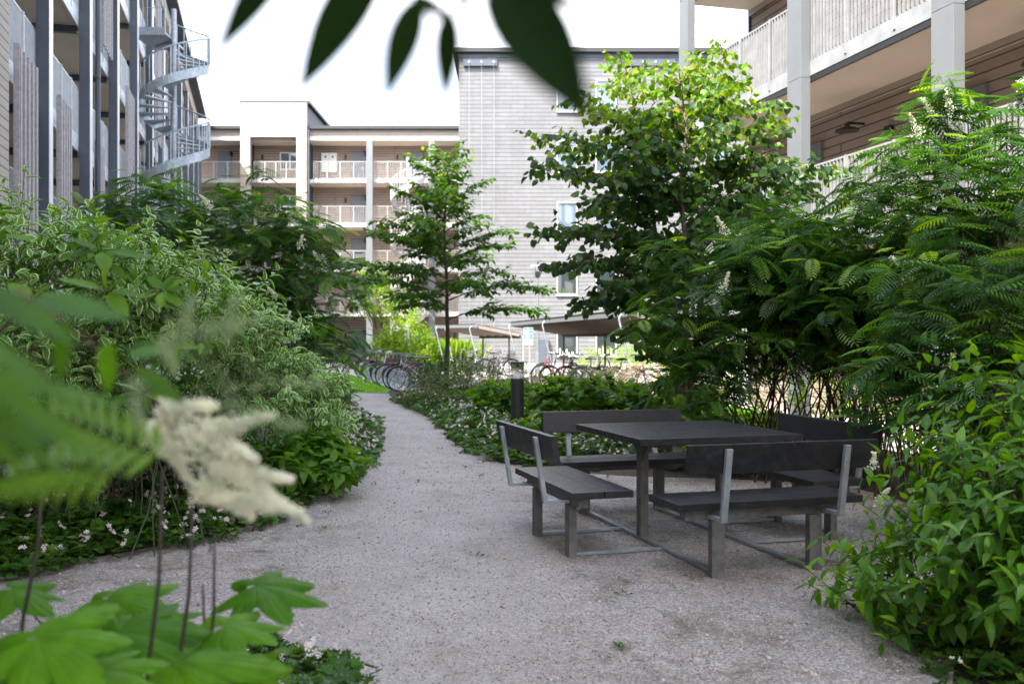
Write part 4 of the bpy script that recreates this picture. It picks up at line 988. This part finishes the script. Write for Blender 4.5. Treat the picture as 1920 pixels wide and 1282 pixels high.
# middle bed
KM = dict(stemr=.004, shootstems=False, stemn=30, zmin=.02)
shrub('spirea_bush', 'loose bush with faded brown flowers at the left end of the middle bed', 'shrub', [(850, 735, 19, .75, .6, .42), (790, 750, 20.5, .5, .5, .28), (900, 715, 20, .5, .5, .4)], LF['lance'], M['lf_brown'], 520, 10, (.06, .1), (.12, .25), base=(-1.3, 19.5), up=1.0, **KM)
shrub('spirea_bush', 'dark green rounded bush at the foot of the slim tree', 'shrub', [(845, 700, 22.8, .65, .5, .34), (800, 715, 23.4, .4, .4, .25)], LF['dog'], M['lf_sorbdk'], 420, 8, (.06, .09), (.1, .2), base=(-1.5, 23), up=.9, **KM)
for i, (px, py, Y, rx, rz_, lb) in enumerate(((1090, 745, 15.4, .95, .24, 'bright green leafy perennials right of the bollard light in the middle bed'), (1250, 755, 14.5, .8, .26, 'leafy perennials at the right end of the middle bed beside the dark shrub'), (930, 745, 16.5, .4, .22, 'leafy perennials just left of the bollard light'),
                                            (1010, 812, 13.2, .4, .1, 'low leafy perennials at the front of the middle bed'))):
    shrub('leafy_perennial', lb, 'plant', [(px, py, Y, rx, .7, rz_)], LF['lob5'], M['lf_bright'], int(240 * rx), 6, (.1, .16), (.08, .16), base=(W(px, py, Y).x, Y), up=1.1, upn=1.4, stemmat='stemgreen', group='leafy perennials of the middle bed', **KM)
for i, (px, py, Y, rx, rz_, mt, lb) in enumerate(((1230, 712, 20, 1.0, .36, 'lf_pink', 'drift of faded pink flower heads before the shelter bicycles'), (1120, 722, 20.5, .9, .28, 'lf_brown', 'brownish green perennials before the long shelter'), (1320, 735, 19, .8, .36, 'lf_brown', 'brownish perennials behind the feathery shrub'),
                                                (960, 705, 24, .7, .36, 'lf_brown', 'tall brownish perennials before the sign'))):
    shrub('flowering_perennial', lb, 'plant', [(px, py, Y, rx, .8, rz_)], LF['lance'], M[mt], int(330 * rx), 9, (.05, .09), (.1, .22), base=(W(px, py, Y).x, Y), up=1.2, stemmat='stemgreen', group='flowering perennials of the middle bed', **KM)
# lit plants near the blocks
shrub('hedge_shrub', 'sunlit yellow green shrub row at the foot of the slate wall', 'shrub', [(1150, 680, 40, 1.6, .7, .55), (1260, 672, 38, 1.6, .7, .6), (1360, 672, 34, 1.4, .7, .7)], LF['small'], M['lf_yellow'], 900, 8, (.09, .14), (.2, .4), base=(6, 38), up=.8, shootstems=False)
shrub('round_shrub', 'rounded sunlit yellow green shrub behind the open bicycle rack', 'shrub', [(765, 650, 43, 1.15, 1, 1.3), (730, 665, 43, .9, .9, 1.0), (795, 670, 43, .7, .8, .9)], LF['lance'], M['lf_yellow'], 900, 8, (.16, .24), (.2, .4), base=(-4.8, 43), up=.4, shootstems=False, stemr=.02)
shrub('ornamental_tree', 'small pale yellow green tree before the far galleries', 'tree', [(715, 560, 46, 1.1, .9, .9), (760, 585, 46, .7, .7, .6), (700, 520, 46, .5, .5, .5)], LF['lance'], M['lf_yellow'], 420, 7, (.16, .22), (.3, .5), base=(-6.1, 46), up=.4, base_r=.06, shootstems=False, stemr=.03, stemn=9)
shrub('courtyard_shrub', 'sunlit low green shrubs before the right block, seen through the stems', 'shrub', [(1500, 735, 15.5, .9, .5, .4), (1620, 760, 13.5, .6, .5, .25), (1300, 700, 18.5, .8, .6, .5)], LF['small'], M['lf_yellow'], 360, 8, (.05, .09), (.1, .22), base=(4.3, 15.2), up=.9, shootstems=False)
def grassclump(label, px, Y, h, n, sp):
    t = thing('ornamental_grass', label, 'grass plant', (W(px, 0, Y).x, Y, 0)); cl = Cloud()
    P = np.c_[rng.normal(0, sp, n), rng.normal(0, .2, n), np.zeros(n)] + np.array([t.location.x, Y, 0]); D = np.c_[rng.normal(0, .16, n), rng.normal(0, .16, n), np.ones(n)]
    cl.add((LF['blade'][0] * [2.2, 1, 1], *LF['blade'][1:]), P, D, rdir(n) * [1, 1, .1], rng.uniform(.6, 1.1, n) * h); cl.build('blades', M['lf_yellow'], t)
grassclump('tall sunlit upright grass beside the corner of the slate block', 848, 43.8, 2.0, 500, .55)

# ------------------------------------------------------------------ trees
def layered_tree(name, label, x, y, H, nb, lenf, tpl, mats, leaf, trunk_r, barkm, zlow, rise, droop, twig, per, lean=(0, 0), multi=1, horiz=True, sunlit_hi=None, seed=3, vn=.14):
    r_ = random.Random(seed); t = thing(name, label, 'tree', (x, y, 0)); mb = MB(); tr = MB()
    P = []; Dv = []; S = []; YH = []
    for m_ in range(multi):
        a0 = 2 * math.pi * m_ / multi + .5; sp = .0 if multi == 1 else .35
        tp = [Vector((sp * .3 * math.cos(a0), sp * .3 * math.sin(a0), 0))]
        for i in range(1, 9):
            q = i / 8; tp.append(Vector((sp * math.cos(a0) * q * 1.6 * (1 + .2 * m_) + lean[0] * q * q + r_.gauss(0, .04), sp * math.sin(a0) * q * 1.4 + lean[1] * q * q + r_.gauss(0, .04), H * .97 * q * (1 - .06 * m_))))
        tr.tube(tp, [trunk_r * (1 - .88 * i / 8) + .004 for i in range(9)], 8)
        def at(z):
            q = min(.999, max(0, z / tp[-1].z)) * 8; i = int(q); return tp[i].lerp(tp[i + 1], q - i)
        for k in range(nb):
            q = (k + r_.random() * 1.3 - .15) / nb; q = min(.99, max(0, q)); z = zlow + (H * .96 - zlow) * q ** .9; p = at(z); az = k * 2.39996 + r_.gauss(0, .3) + m_ * 1.1
            L = lenf(q) * r_.uniform(.75, 1.12)
            dirv = Vector((math.cos(az), math.sin(az), 0)); el = rise(q); pts = []
            bend = r_.gauss(0, .12)
            for i in range(7):
                s = i / 6; side = Vector((-dirv.y, dirv.x, 0)) * bend * s * s * L
                pts.append(p + dirv * L * s + side + Vector((0, 0, L * (el * s - droop * s * s))))
            mb.tube(pts, [max(.004, trunk_r * .32 * (1 - q * .5) * (1 - .85 * i / 6)) for i in range(7)], 5, cap=False)
            nt_ = max(3, int(L / twig))
            for j in range(nt_ + 1):
                s = .18 + .82 * j / nt_; f = s * 6; i = min(5, int(f)); b = pts[i].lerp(pts[i + 1], f - i); tan = (pts[i + 1] - pts[i]).normalized()
                for sg in ((-1, 1) if j < nt_ else (0,)):
                    lat = Vector((-tan.y, tan.x, 0)).normalized() * sg; tl = (.16 + .28 * L * .4 * (1 - s) + .1) * r_.uniform(.7, 1.2) if sg else .2
                    td = (tan * .75 + lat * .8 + Vector((0, 0, r_.gauss(.0, vn if horiz else .4)))).normalized()
                    e = b + td * tl + Vector((0, 0, -.06 * tl)); mb.tube([b, b.lerp(e, .5), e], [.004, .003, .002], 3, cap=False)
                    for n_ in range(max(2, int(tl * per))):
                        u = (n_ + .5) / max(2, int(tl * per)); lp = b.lerp(e, u); s2 = 1 if n_ % 2 else -1
                        ld = (td * .6 + Vector((-td.y, td.x, 0)) * s2 * .8 + Vector((r_.gauss(0, .2), r_.gauss(0, .2), r_.gauss(-.25 if horiz else -.75, .25))))
                        P.append(lp); Dv.append(ld); S.append(r_.uniform(*leaf)); YH.append(u * (s > .8) + (z / H))
    tr.build('trunk', M[barkm], t, smooth=True, local=True); mb.build('branches', M[barkm], t, local=True)
    P = np.array([tuple(p) for p in P]); Dv = np.array([tuple(p) for p in Dv]); S = np.array(S); k = len(P)
    Z = np.array([[0, 0, 1.]]) * (1.0 if horiz else .35) + rng.normal(size=(k, 3)) * (.3 if horiz else .6)
    cl = Cloud(); yh = np.array(YH)
    if sunlit_hi:
        wz = P[:, 2]; sel = (wz + rng.normal(0, .35, k)) > sunlit_hi  # leaves above this height take the sunlit colour
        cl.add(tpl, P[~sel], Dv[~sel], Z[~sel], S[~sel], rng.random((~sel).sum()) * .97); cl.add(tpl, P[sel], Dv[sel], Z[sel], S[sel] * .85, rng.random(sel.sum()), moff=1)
    else:
        rn = np.clip(rng.random(k) * .9 + (yh > 1.5) * .3 * rng.random(k), 0, 1); cl.add(tpl, P, Dv, Z, S, rn)
    cl.build('crown', mats, t, local=True)
    return t, k
tt, k1 = layered_tree('hornbeam_tree', 'slim young tree with flat layered branches in the middle of the courtyard', (836 - 960) / F * 24, 24, 6.05, 42,
    lambda q: 2.7 * (1 - q) ** .8 * (.7 + .4 * math.sin(math.pi * min(1, q * 1.6))) * (1, .62, .95, .7, 1.1, .5, .85)[int(q * 42) % 7] + .34, LF['horn'], M['lf_horn'], (.12, .19), .065, 'bark', 1.95, lambda q: .42 + 1.1 * q ** 1.5, .34, .12, 24, seed=8, vn=.36)
tt, k2 = layered_tree('katsura_tree', 'round leaved tree with a sunlit yellow top between the slate block and the right block', 2.2, 12.2, 5.35, 32,
    lambda q: 1.85 * (1 - q) ** .5 * (.28 + .85 * math.sin(math.pi * min(1, .02 + q * 1.15))) + .15, LF['round'], [M['lf_round'], M['lf_roundy']], (.08, .12), .05, 'barkpale', 1.1, lambda q: .62 + .45 * q, .5, .105, 19, lean=(-.1, 0), multi=3, horiz=False, sunlit_hi=3.9, seed=9)
print('tree leaves', k1, k2)

# ------------------------------------------------------------------ ground cover
def inpoly(P, poly):
    x, y = P[:, 0], P[:, 1]; c = np.zeros(len(P), bool); n = len(poly)
    for i in range(n):
        x1, y1 = poly[i]; x2, y2 = poly[(i + 1) % n]
        m = ((y1 > y) != (y2 > y)); xi = (x2 - x1) * (y - y1) / ((y2 - y1) if y2 != y1 else 1e-9) + x1
        c ^= m & (x < xi)
    return c
def edge_dist(P, poly):
    best = np.full(len(P), 1e9); n = len(poly)
    for i in range(n):
        a = np.array(poly[i]); b = np.array(poly[(i + 1) % n]); d = b - a; t = np.clip(((P[:, :2] - a) @ d) / max(d @ d, 1e-9), 0, 1)
        best = np.minimum(best, np.linalg.norm(P[:, :2] - (a + t[:, None] * d), axis=1))
    return best
def cover(name, label_kind, poly, dens, h, leaf, mat, tpl, fl=0, flname='geranium_flowers'):
    A = np.array(poly); lo, hi = A.min(0), A.max(0); n = int(dens * (hi[0] - lo[0]) * (hi[1] - lo[1]))
    P = np.c_[rng.uniform(lo[0], hi[0], n), rng.uniform(lo[1], hi[1], n)]; P = P[inpoly(P + np.c_[np.sin(P[:, 1] * 7.3) + .6 * np.sin(P[:, 1] * 17), np.sin(P[:, 0] * 6.1) + .6 * np.sin(P[:, 0] * 19)] * .07 + rng.normal(0, .03, P.shape), poly)]; k = len(P)
    e = edge_dist(P, poly)
    def hh(P, e): return h * np.clip(e / .3 + .15, 0, 1) ** .6 * (.75 + .25 * np.sin(P[:, 0] * 5.1 + 1) * np.sin(P[:, 1] * 4.3) + .12 * np.sin(P[:, 0] * 13) * np.sin(P[:, 1] * 11))
    top = hh(P, e); z = top * (1 - .75 * rng.random(k) ** 2.2) + .01
    cl = Cloud(); D = np.c_[rng.normal(size=(k, 2)), rng.normal(0, .25, k)]; Z = np.c_[rng.normal(0, .35, (k, 2)), np.ones(k)]
    cl.add(tpl, np.c_[P, z], D, Z, rng.uniform(*leaf, k), np.clip(rng.random(k), 0, 1))
    cl.build(name, mat)['kind'] = 'stuff'
    if fl:
        n = int(fl * (hi[0] - lo[0]) * (hi[1] - lo[1])); Q = np.c_[rng.uniform(lo[0], hi[0], n), rng.uniform(lo[1], hi[1], n)]; Q = Q[inpoly(Q, poly)]
        keep = (np.sin(Q[:, 0] * 2.7 + 1) * np.sin(Q[:, 1] * 2.1) + rng.normal(0, .5, len(Q))) > -.1; Q = Q[keep]; e = edge_dist(Q, poly)
        zt = hh(Q, e) + rng.uniform(.0, .10, len(Q)); fc = Cloud(); fs = Cloud()
        for j in range(3):
            o = rng.normal(0, .012, (len(Q), 3)); fc.add(LF['flower'], np.c_[Q, zt] + o, rdir(len(Q)), np.c_[rng.normal(0, .6, (len(Q), 2)) + [0, -.4], np.ones(len(Q)) * .7], rng.uniform(.024, .042, len(Q)))
        fc.build(flname, M['fl_pink'])['kind'] = 'stuff'
        fs.add((LF['blade'][0] * [.12 / .05, 1, 0], *LF['blade'][1:]), np.c_[Q, zt - .13], np.tile([[0, 0, 1.]], (len(Q), 1)) + rng.normal(0, .05, (len(Q), 3)), rdir(len(Q)), .13)
        fs.build('flower_stalks', M['stemgreen'])['kind'] = 'stuff'
cover('geranium_cover', '', [(-7, 6.15), (-3.1, 5.68), (-2.0, 6.95), (-1.75, 8.0), (-2.1, 9.2), (-3.2, 9.2), (-7, 8.6)], 1000, .26, (.055, .085), M['lf_ger'], LF['ger'], fl=60)
cover('geranium_cover', '', [(-2.1, 8.0), (-1.78, 8.4), (-1.55, 10.3), (-1.7, 12.2), (-2.0, 14.4), (-2.4, 17), (-3.0, 18.5), (-3.4, 17), (-2.6, 13.5), (-2.5, 9)], 800, .24, (.055, .085), M['lf_ger'], LF['ger'], fl=75)
cover('geranium_cover', '', [(-2.85, 22.5), (-1.6, 18.1), (-.88, 13.9), (-.4, 11.5), (.3, 10.7), (1.1, 11.2), (1.9, 10.5), (2.6, 10.2), (3.6, 10.2), (4, 12), (1.5, 13.5), (.5, 15.5), (-.5, 18), (-1.8, 22.5)], 620, .28, (.06, .1), M['lf_ger'], LF['ger'], fl=60)
cover('geranium_cover', '', [(.1, 13), (4.5, 12.2), (4.6, 17), (3.4, 20), (-1.2, 24.5), (-2.5, 24.5), (-1.5, 20)], 260, .26, (.09, .14), M['lf_bright'], LF['lob5'], fl=0)
cover('geranium_cover', '', [(-1.6, 3.4), (-1.45, 4.25), (-1.1, 4.5), (-.75, 4.25), (-.58, 3.7), (-.5, 3.0), (-1.0, 2.9)], 1500, .16, (.05, .075), M['lf_ger'], LF['ger'], fl=420)
cover('geranium_cover', '', [(1.5, 2.6), (1.72, 4.0), (2.1, 4.9), (2.9, 6.1), (4.2, 6.8), (4.6, 2.6)], 500, .12, (.05, .08), M['lf_ger'], LF['ger'], fl=6)
# lawn blades, weeds and litter on the gravel
def lawnblades():
    poly = [(-12, 26.5), (-9, 26.95), (-3.5, 26.15), (-3.7, 29), (-6.4, 38), (-7.1, 40.7), (-14, 40.7)]
    n = 60000; P = np.c_[rng.uniform(-12, -3.4, n), rng.uniform(26.1, 40.7, n)]; P = P[inpoly(P, poly)]; k = len(P); cl = Cloud()
    cl.add((LF['blade'][0] * [1.6 * 3, 1, 1], *LF['blade'][1:]), np.c_[P, np.full(k, .01)], np.c_[rng.normal(0, .5, (k, 2)), np.ones(k)], rdir(k), rng.uniform(.05, .1, k))
    m = leafmat('grass_blade', [(0, (.10, .25, .02)), (1, (.20, .40, .04))], .4); cl.build('grass', m)['kind'] = 'stuff'
lawnblades()
def litter():
    n = 1100; P = np.c_[rng.uniform(-2.6, 3.2, n), rng.uniform(4.0, 13, n)]; P = P[inpoly(P, path)]; k = len(P); cl = Cloud()
    cl.add(LF['small'], np.c_[P, np.full(k, .014)], np.c_[rng.normal(size=(k, 2)), np.zeros(k)], np.c_[rng.normal(0, .25, (k, 2)), np.ones(k)], rng.uniform(.012, .03, k))
    m = leafmat('fallen_leaf', [(0, (.16, .11, .05)), (.5, (.28, .24, .07)), (1, (.20, .26, .08))], .1); cl.build('leaf_litter', m)['kind'] = 'stuff'
    n = 44000; P = np.c_[rng.uniform(-2.8, 3.2, n), 3.6 + 15 * rng.random(n) ** 1.9]; P = P[inpoly(P, path)]; k = len(P); cl = Cloud()
    cl.add(LF['dot'], np.c_[P, np.full(k, .008)], rdir(k), rdir(k), rng.gamma(3, .0022, k) + .003)
    m = leafmat('stone', [(0, (.27, .245, .235)), (.3, (.36, .33, .315)), (.6, (.46, .41, .41)), (.9, (.66, .6, .6)), (1, (.6, .56, .54))], 0, .9); cl.build('gravel_stones', m)['kind'] = 'stuff'
    # little weeds
    cl = Cloud(); n = 70; C = np.c_[rng.uniform(-2.2, 3.2, n), rng.uniform(4.2, 13, n)]; C = C[inpoly(C, path)]
    e = edge_dist(C, path); C = C[(e < .8) | (rng.random(len(C)) < .25)]
    for c in C:
        k = 9; cl.add(LF['small'], np.c_[np.tile(c, (k, 1)) + rng.normal(0, .018, (k, 2)), rng.uniform(.008, .03, k)], np.c_[rng.normal(size=(k, 2)), rng.uniform(.1, 1.2, k)], np.c_[rng.normal(0, .4, (k, 2)), np.ones(k)], rng.uniform(.015, .045, k))
    cl.build('weeds', M['lf_ger'])['kind'] = 'stuff'
litter()

# ------------------------------------------------------------------ foreground plants
def lobed_leaf(size, lobes=7, seed=1):
    """large maple-like leaf: pointed lobes with coarse teeth, gently waved; third value marks the veins"""
    r_ = random.Random(seed); na = lobes * 24; rings = [.0, .1, .22, .36, .5, .63, .75, .86, .94, 1.0]; vs = []; fs = []; ve = []
    half = R(160); ll = [r_.uniform(.86, 1.08) for _ in range(lobes)]; w1, w2 = r_.uniform(0, 6), r_.uniform(0, 6)
    for k, q in enumerate(rings):
        for i in range(na + 1):
            a = -half + 2 * half * i / na; u = (a + half) / (2 * half) * lobes; li = min(lobes - 1, int(u)); c = (u - li) - .5; ph = abs(c) * 2
            env = ll[li] * (1 - .30 * (abs(a) / half) ** 1.3)
            rr = env * (1 - .40 * ph ** 1.1)
            tooth = abs(((ph * 3.0) % 1)); rr += env * .075 * (tooth - .5) * (1 if ph > .12 else 0)
            if i in (0, na): rr = .12
            r = .52 * size * (q * (rr * q ** 1.5 + .62 * env * (1 - q ** 1.5)))
            z = -.07 * size * q ** 2.2 - .05 * size * q ** 3 * (1 - ph) + .03 * size * math.sin(a * 2 + w1) * q + .012 * size * math.sin(a * 5 + w2) * q * q + .03 * size * (1 - ph) * q * (1 - q * .6) * .6 + .06 * size * abs(math.sin(a)) * q * 0
            vs.append((r * math.sin(a), r * math.cos(a), z))
            main = max(0, 1 - ph * 9) ; sec = max(0, 1 - abs(((q * 7 - ph * 2.2) % 1) - .5) * 5) * .35 * min(1, ph * 4)
            ve.append(min(1, main + sec))
    for k in range(len(rings) - 1):
        for i in range(na):
            b = k * (na + 1) + i; fs.append((b, b + 1, b + na + 2, b + na + 1))
    return vs, fs, ve
def fgplant():
    t = thing('lobed_leaf_plant', 'large maple like leaves on thin dark stems in the lower left foreground', 'plant', (-.85, 2.1, 0))
    L = [(480, 1098, 2.3, .30, 12, 95), (420, 1172, 2.1, .26, 14, 60), (205, 1122, 2.4, .30, 12, 100), (225, 1185, 2.0, .34, 16, 110), (70, 1195, 1.7, .30, 18, 75), (330, 1245, 1.95, .36, 14, 80),
         (20, 1105, 2.2, .24, 14, 120), (150, 1262, 1.8, .3, 14, 60), (470, 1255, 2.1, .16, 14, 70), (-40, 1262, 1.7, .34, 14, 90), (300, 1165, 2.45, .2, 10, 40)]
    for i, (px, py, Y, s, tilt, rot) in enumerate(L):
        vs, fs, ve = lobed_leaf(s * 1.15, 7, i + 3); c = W(px, py, Y)
        Rm = Matrix.Rotation(R(tilt), 4, 'X') @ Matrix.Rotation(R(-rot), 4, 'Z') @ Matrix.Rotation(R(rnd.uniform(-8, 8)), 4, 'Y')
        mb = MB(); mb.add([c + (Rm @ Vector(v)) for v in vs], fs)
        me = mb.build('leaf', M['lf_fg'], t, smooth=True)
        at = me.data.attributes.new('rnd', 'FLOAT', 'FACE'); at.data.foreach_set('value', [((i * 37) % 10) / 10] * len(fs)); av = me.data.attributes.new('vein', 'FLOAT', 'POINT'); av.data.foreach_set('value', ve)
        mb = MB(); b = Vector((-.95 + .05 * i, 2.2, .45)); mb.tube([b, b.lerp(c, .6) + Vector((0, 0, -.05)), c], [.004, .003, .002], 5); mb.build('leaf_stalk', M['stemdark'], t)
    for (x0, y0, x1, y1, Y) in ((45, 1150, 80, 900, 2.1), (272, 1300, 305, 880, 1.9), (328, 1300, 362, 930, 2.0), (383, 1300, 402, 1000, 2.1), (312, 1282, 312, 1180, 2.2), (372, 1290, 380, 1100, 2.2)):
        a = W(x0, y0, Y); b = W(x1, y1, Y); d = (b - a); g = a - d * (a.z / d.z); m_ = a.lerp(b, .5) + Vector((.01, 0, 0))
        mb = MB(); mb.tube([g, a, m_, b], [.005, .0045, .004, .0022], 6)
        for k in range(5): q = b + Vector((rnd.gauss(0, .006), rnd.gauss(0, .006), -.01 * k)); mb.lathe([(.001, -.004), (.004, 0), (.001, .005)], 6, c=tuple(q))
        mb.build('stem', M['stemdark'], t, smooth=True)
fgplant()
def simple_leaf_mesh(L, Wd, seg=10, droop=.12, fold=.12):
    vs = []; fs = []
    for i in range(seg + 1):
        t = i / seg; hw = Wd / 2 * (math.sin(math.pi * t ** .75) ** .9 if 0 < t < 1 else .01)
        for c in (-1, -.5, 0, .5, 1): vs.append((c * hw, t * L, abs(c) * hw * fold * 2 - droop * L * t * t))
    for i in range(seg):
        for j in range(4): fs.append((i * 5 + j, i * 5 + j + 1, (i + 1) * 5 + j + 1, (i + 1) * 5 + j))
    return vs, fs
def pleaf(t, base, tip, Wd, mat, nrm, name='leaf', rv=.5):
    y = (tip - base); L = y.length; y.normalize(); z = Vector(nrm); z = (z - y * z.dot(y)).normalized(); x = y.cross(z)
    vs, fs = simple_leaf_mesh(L, Wd); mb = MB(); mb.add([base + x * v[0] + y * v[1] + z * (v[2] + .12 * v[1] * v[1] / L) for v in vs], fs)
    o = mb.build(name, mat, t, smooth=True); at = o.data.attributes.new('rnd', 'FLOAT', 'FACE'); at.data.foreach_set('value', [rv] * len(fs))
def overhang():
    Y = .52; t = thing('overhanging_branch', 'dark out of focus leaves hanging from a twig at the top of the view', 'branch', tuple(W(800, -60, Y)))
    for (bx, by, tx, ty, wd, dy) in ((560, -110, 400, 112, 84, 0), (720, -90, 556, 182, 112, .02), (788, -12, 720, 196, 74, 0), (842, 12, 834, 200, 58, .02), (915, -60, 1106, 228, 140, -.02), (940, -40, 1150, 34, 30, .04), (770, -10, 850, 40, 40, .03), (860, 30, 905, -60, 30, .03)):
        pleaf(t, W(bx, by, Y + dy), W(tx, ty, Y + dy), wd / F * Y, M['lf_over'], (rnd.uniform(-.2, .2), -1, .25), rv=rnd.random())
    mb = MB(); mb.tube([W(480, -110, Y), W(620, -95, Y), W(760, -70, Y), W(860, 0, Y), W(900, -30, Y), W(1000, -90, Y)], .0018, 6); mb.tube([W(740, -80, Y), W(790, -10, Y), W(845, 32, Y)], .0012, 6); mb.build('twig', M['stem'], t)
overhang()
def fgleft():
    t = thing('feathery_sprig', 'blurred bright green sprig with a cream flower plume hanging into the left foreground', 'shrub', (-.5, .9, 0))
    # big close leaflets
    for (bx, by, tx, ty, wd, Y, rv) in ((-110, 590, 190, 800, 48, .56, .2), (-120, 640, 215, 885, 55, .58, .35), (-110, 700, 130, 900, 50, .6, .1), (-60, 700, 240, 760, 36, .7, .5), (-90, 780, 60, 890, 40, .62, .4), (-60, 530, 150, 650, 60, .75, .0), (60, 560, 250, 600, 60, .9, .2), (130, 600, 110, 720, 55, .9, .1), (210, 640, 200, 740, 50, .9, .4), (-60, 790, 160, 830, 60, .7, .1),
                                      (240, 670, 330, 650, 45, 1.0, .3), (250, 690, 350, 760, 45, 1.0, .1)):
        pleaf(t, W(bx, by, Y), W(tx, ty, Y + .03), wd / F * Y, M['lf_dog'], (rnd.uniform(-.3, .3), -.7, .7), rv=rv)
    # one pinnate leaf near the lens
    cl = Cloud()
    for (bx, by, tx, ty, Y) in ((250, 890, -20, 850, .85), (330, 860, 60, 780, 1.0)):
        b = np.array(W(bx, by, Y)); e = np.array(W(tx, ty, Y)); L = np.linalg.norm(e - b)
        tp = pinnate(9, .34, .085); cl = Cloud(); cl.add(tp, [b], [e - b], [[0, -.75, .6]], L, np.full(1, .9)); cl.build('pinnate_leaf', M['lf_sorb'], t)
    mb = MB(); mb.tube([W(30, 540, .95), W(120, 600, .95), W(210, 680, 1.0), W(300, 760, 1.1), W(330, 830, 1.15)], [.0018, .0016, .0014, .0012, .001], 6)
    mb.build('twig', M['barkpale'], t)
    fc = Cloud()
    for (bx, by, tx, ty, w_) in ((300, 770, 565, 975, .3), (330, 830, 500, 780, .35), (280, 780, 350, 900, .4), (380, 870, 540, 900, .35), (420, 920, 560, 960, .4), (400, 820, 480, 860, .4), (360, 900, 470, 965, .4), (290, 770, 400, 760, .3)):
        b = np.array(W(bx, by, 1.3)); e = np.array(W(tx, ty, 1.3)); L = np.linalg.norm(e - b); panicle(fc, b, (e - b) + np.array([0, rnd.uniform(-.01, .01), 0]), L, 1500, .0042, w_ * .8)
    fc.build('flower_plume', M['fl_cream'], t)
    fg = Cloud()
    for (bx, by, tx, ty) in ((330, 700, 600, 720), (300, 640, 480, 600), (250, 700, 260, 800), (340, 640, 360, 560), (380, 760, 560, 800), (420, 660, 440, 560), (300, 620, 330, 700)):
        b = np.array(W(bx, by, .85)); e = np.array(W(tx, ty, .85)); L = np.linalg.norm(e - b); panicle(fg, b, e - b, L, 130, .0032, .3)
    fg.build('bud_plume', M['fl_green'], t)
fgleft()
def sprigs():
    t = thing('dogwood_sprig', 'slightly blurred plain green twig standing before the white edged shrub', 'shrub', (-1.3, 2.6, 0))
    for (cx, cy, Y, n, L) in ((200, 545, 2.6, 7, 95), (190, 470, 2.7, 5, 80), (305, 545, 2.9, 8, 70), (60, 560, 2.5, 6, 90), (330, 650, 3.2, 5, 50), (270, 735, 3.4, 8, 60), (0, 440, 2.7, 3, 70)):
        c = W(cx, cy, Y)
        for i in range(n):
            a = 2 * math.pi * i / n + rnd.uniform(-.3, .3); l = L / F * Y * rnd.uniform(.7, 1.15); d = Vector((math.cos(a), rnd.uniform(-.6, .6), math.sin(a) * .55 - .05))
            pleaf(t, c + d * .01, c + d * l, l * .36, M['lf_bright'], (rnd.uniform(-.3, .3), -.5, 1), rv=rnd.random())
    mb = MB(); g = Vector((-2.3, 3.0, .9))
    for (cx, cy, Y) in ((200, 545, 2.6), (190, 440, 2.7), (305, 545, 2.9), (60, 560, 2.5), (330, 650, 3.2), (0, 440, 2.7), (270, 735, 3.4)):
        c = W(cx, cy, Y); mb.tube([g, g.lerp(c, .5) + Vector((.0, 0, -.05)), c], [.005, .004, .002], 5)
    mb.build('stems', M['stem'], t)
sprigs()
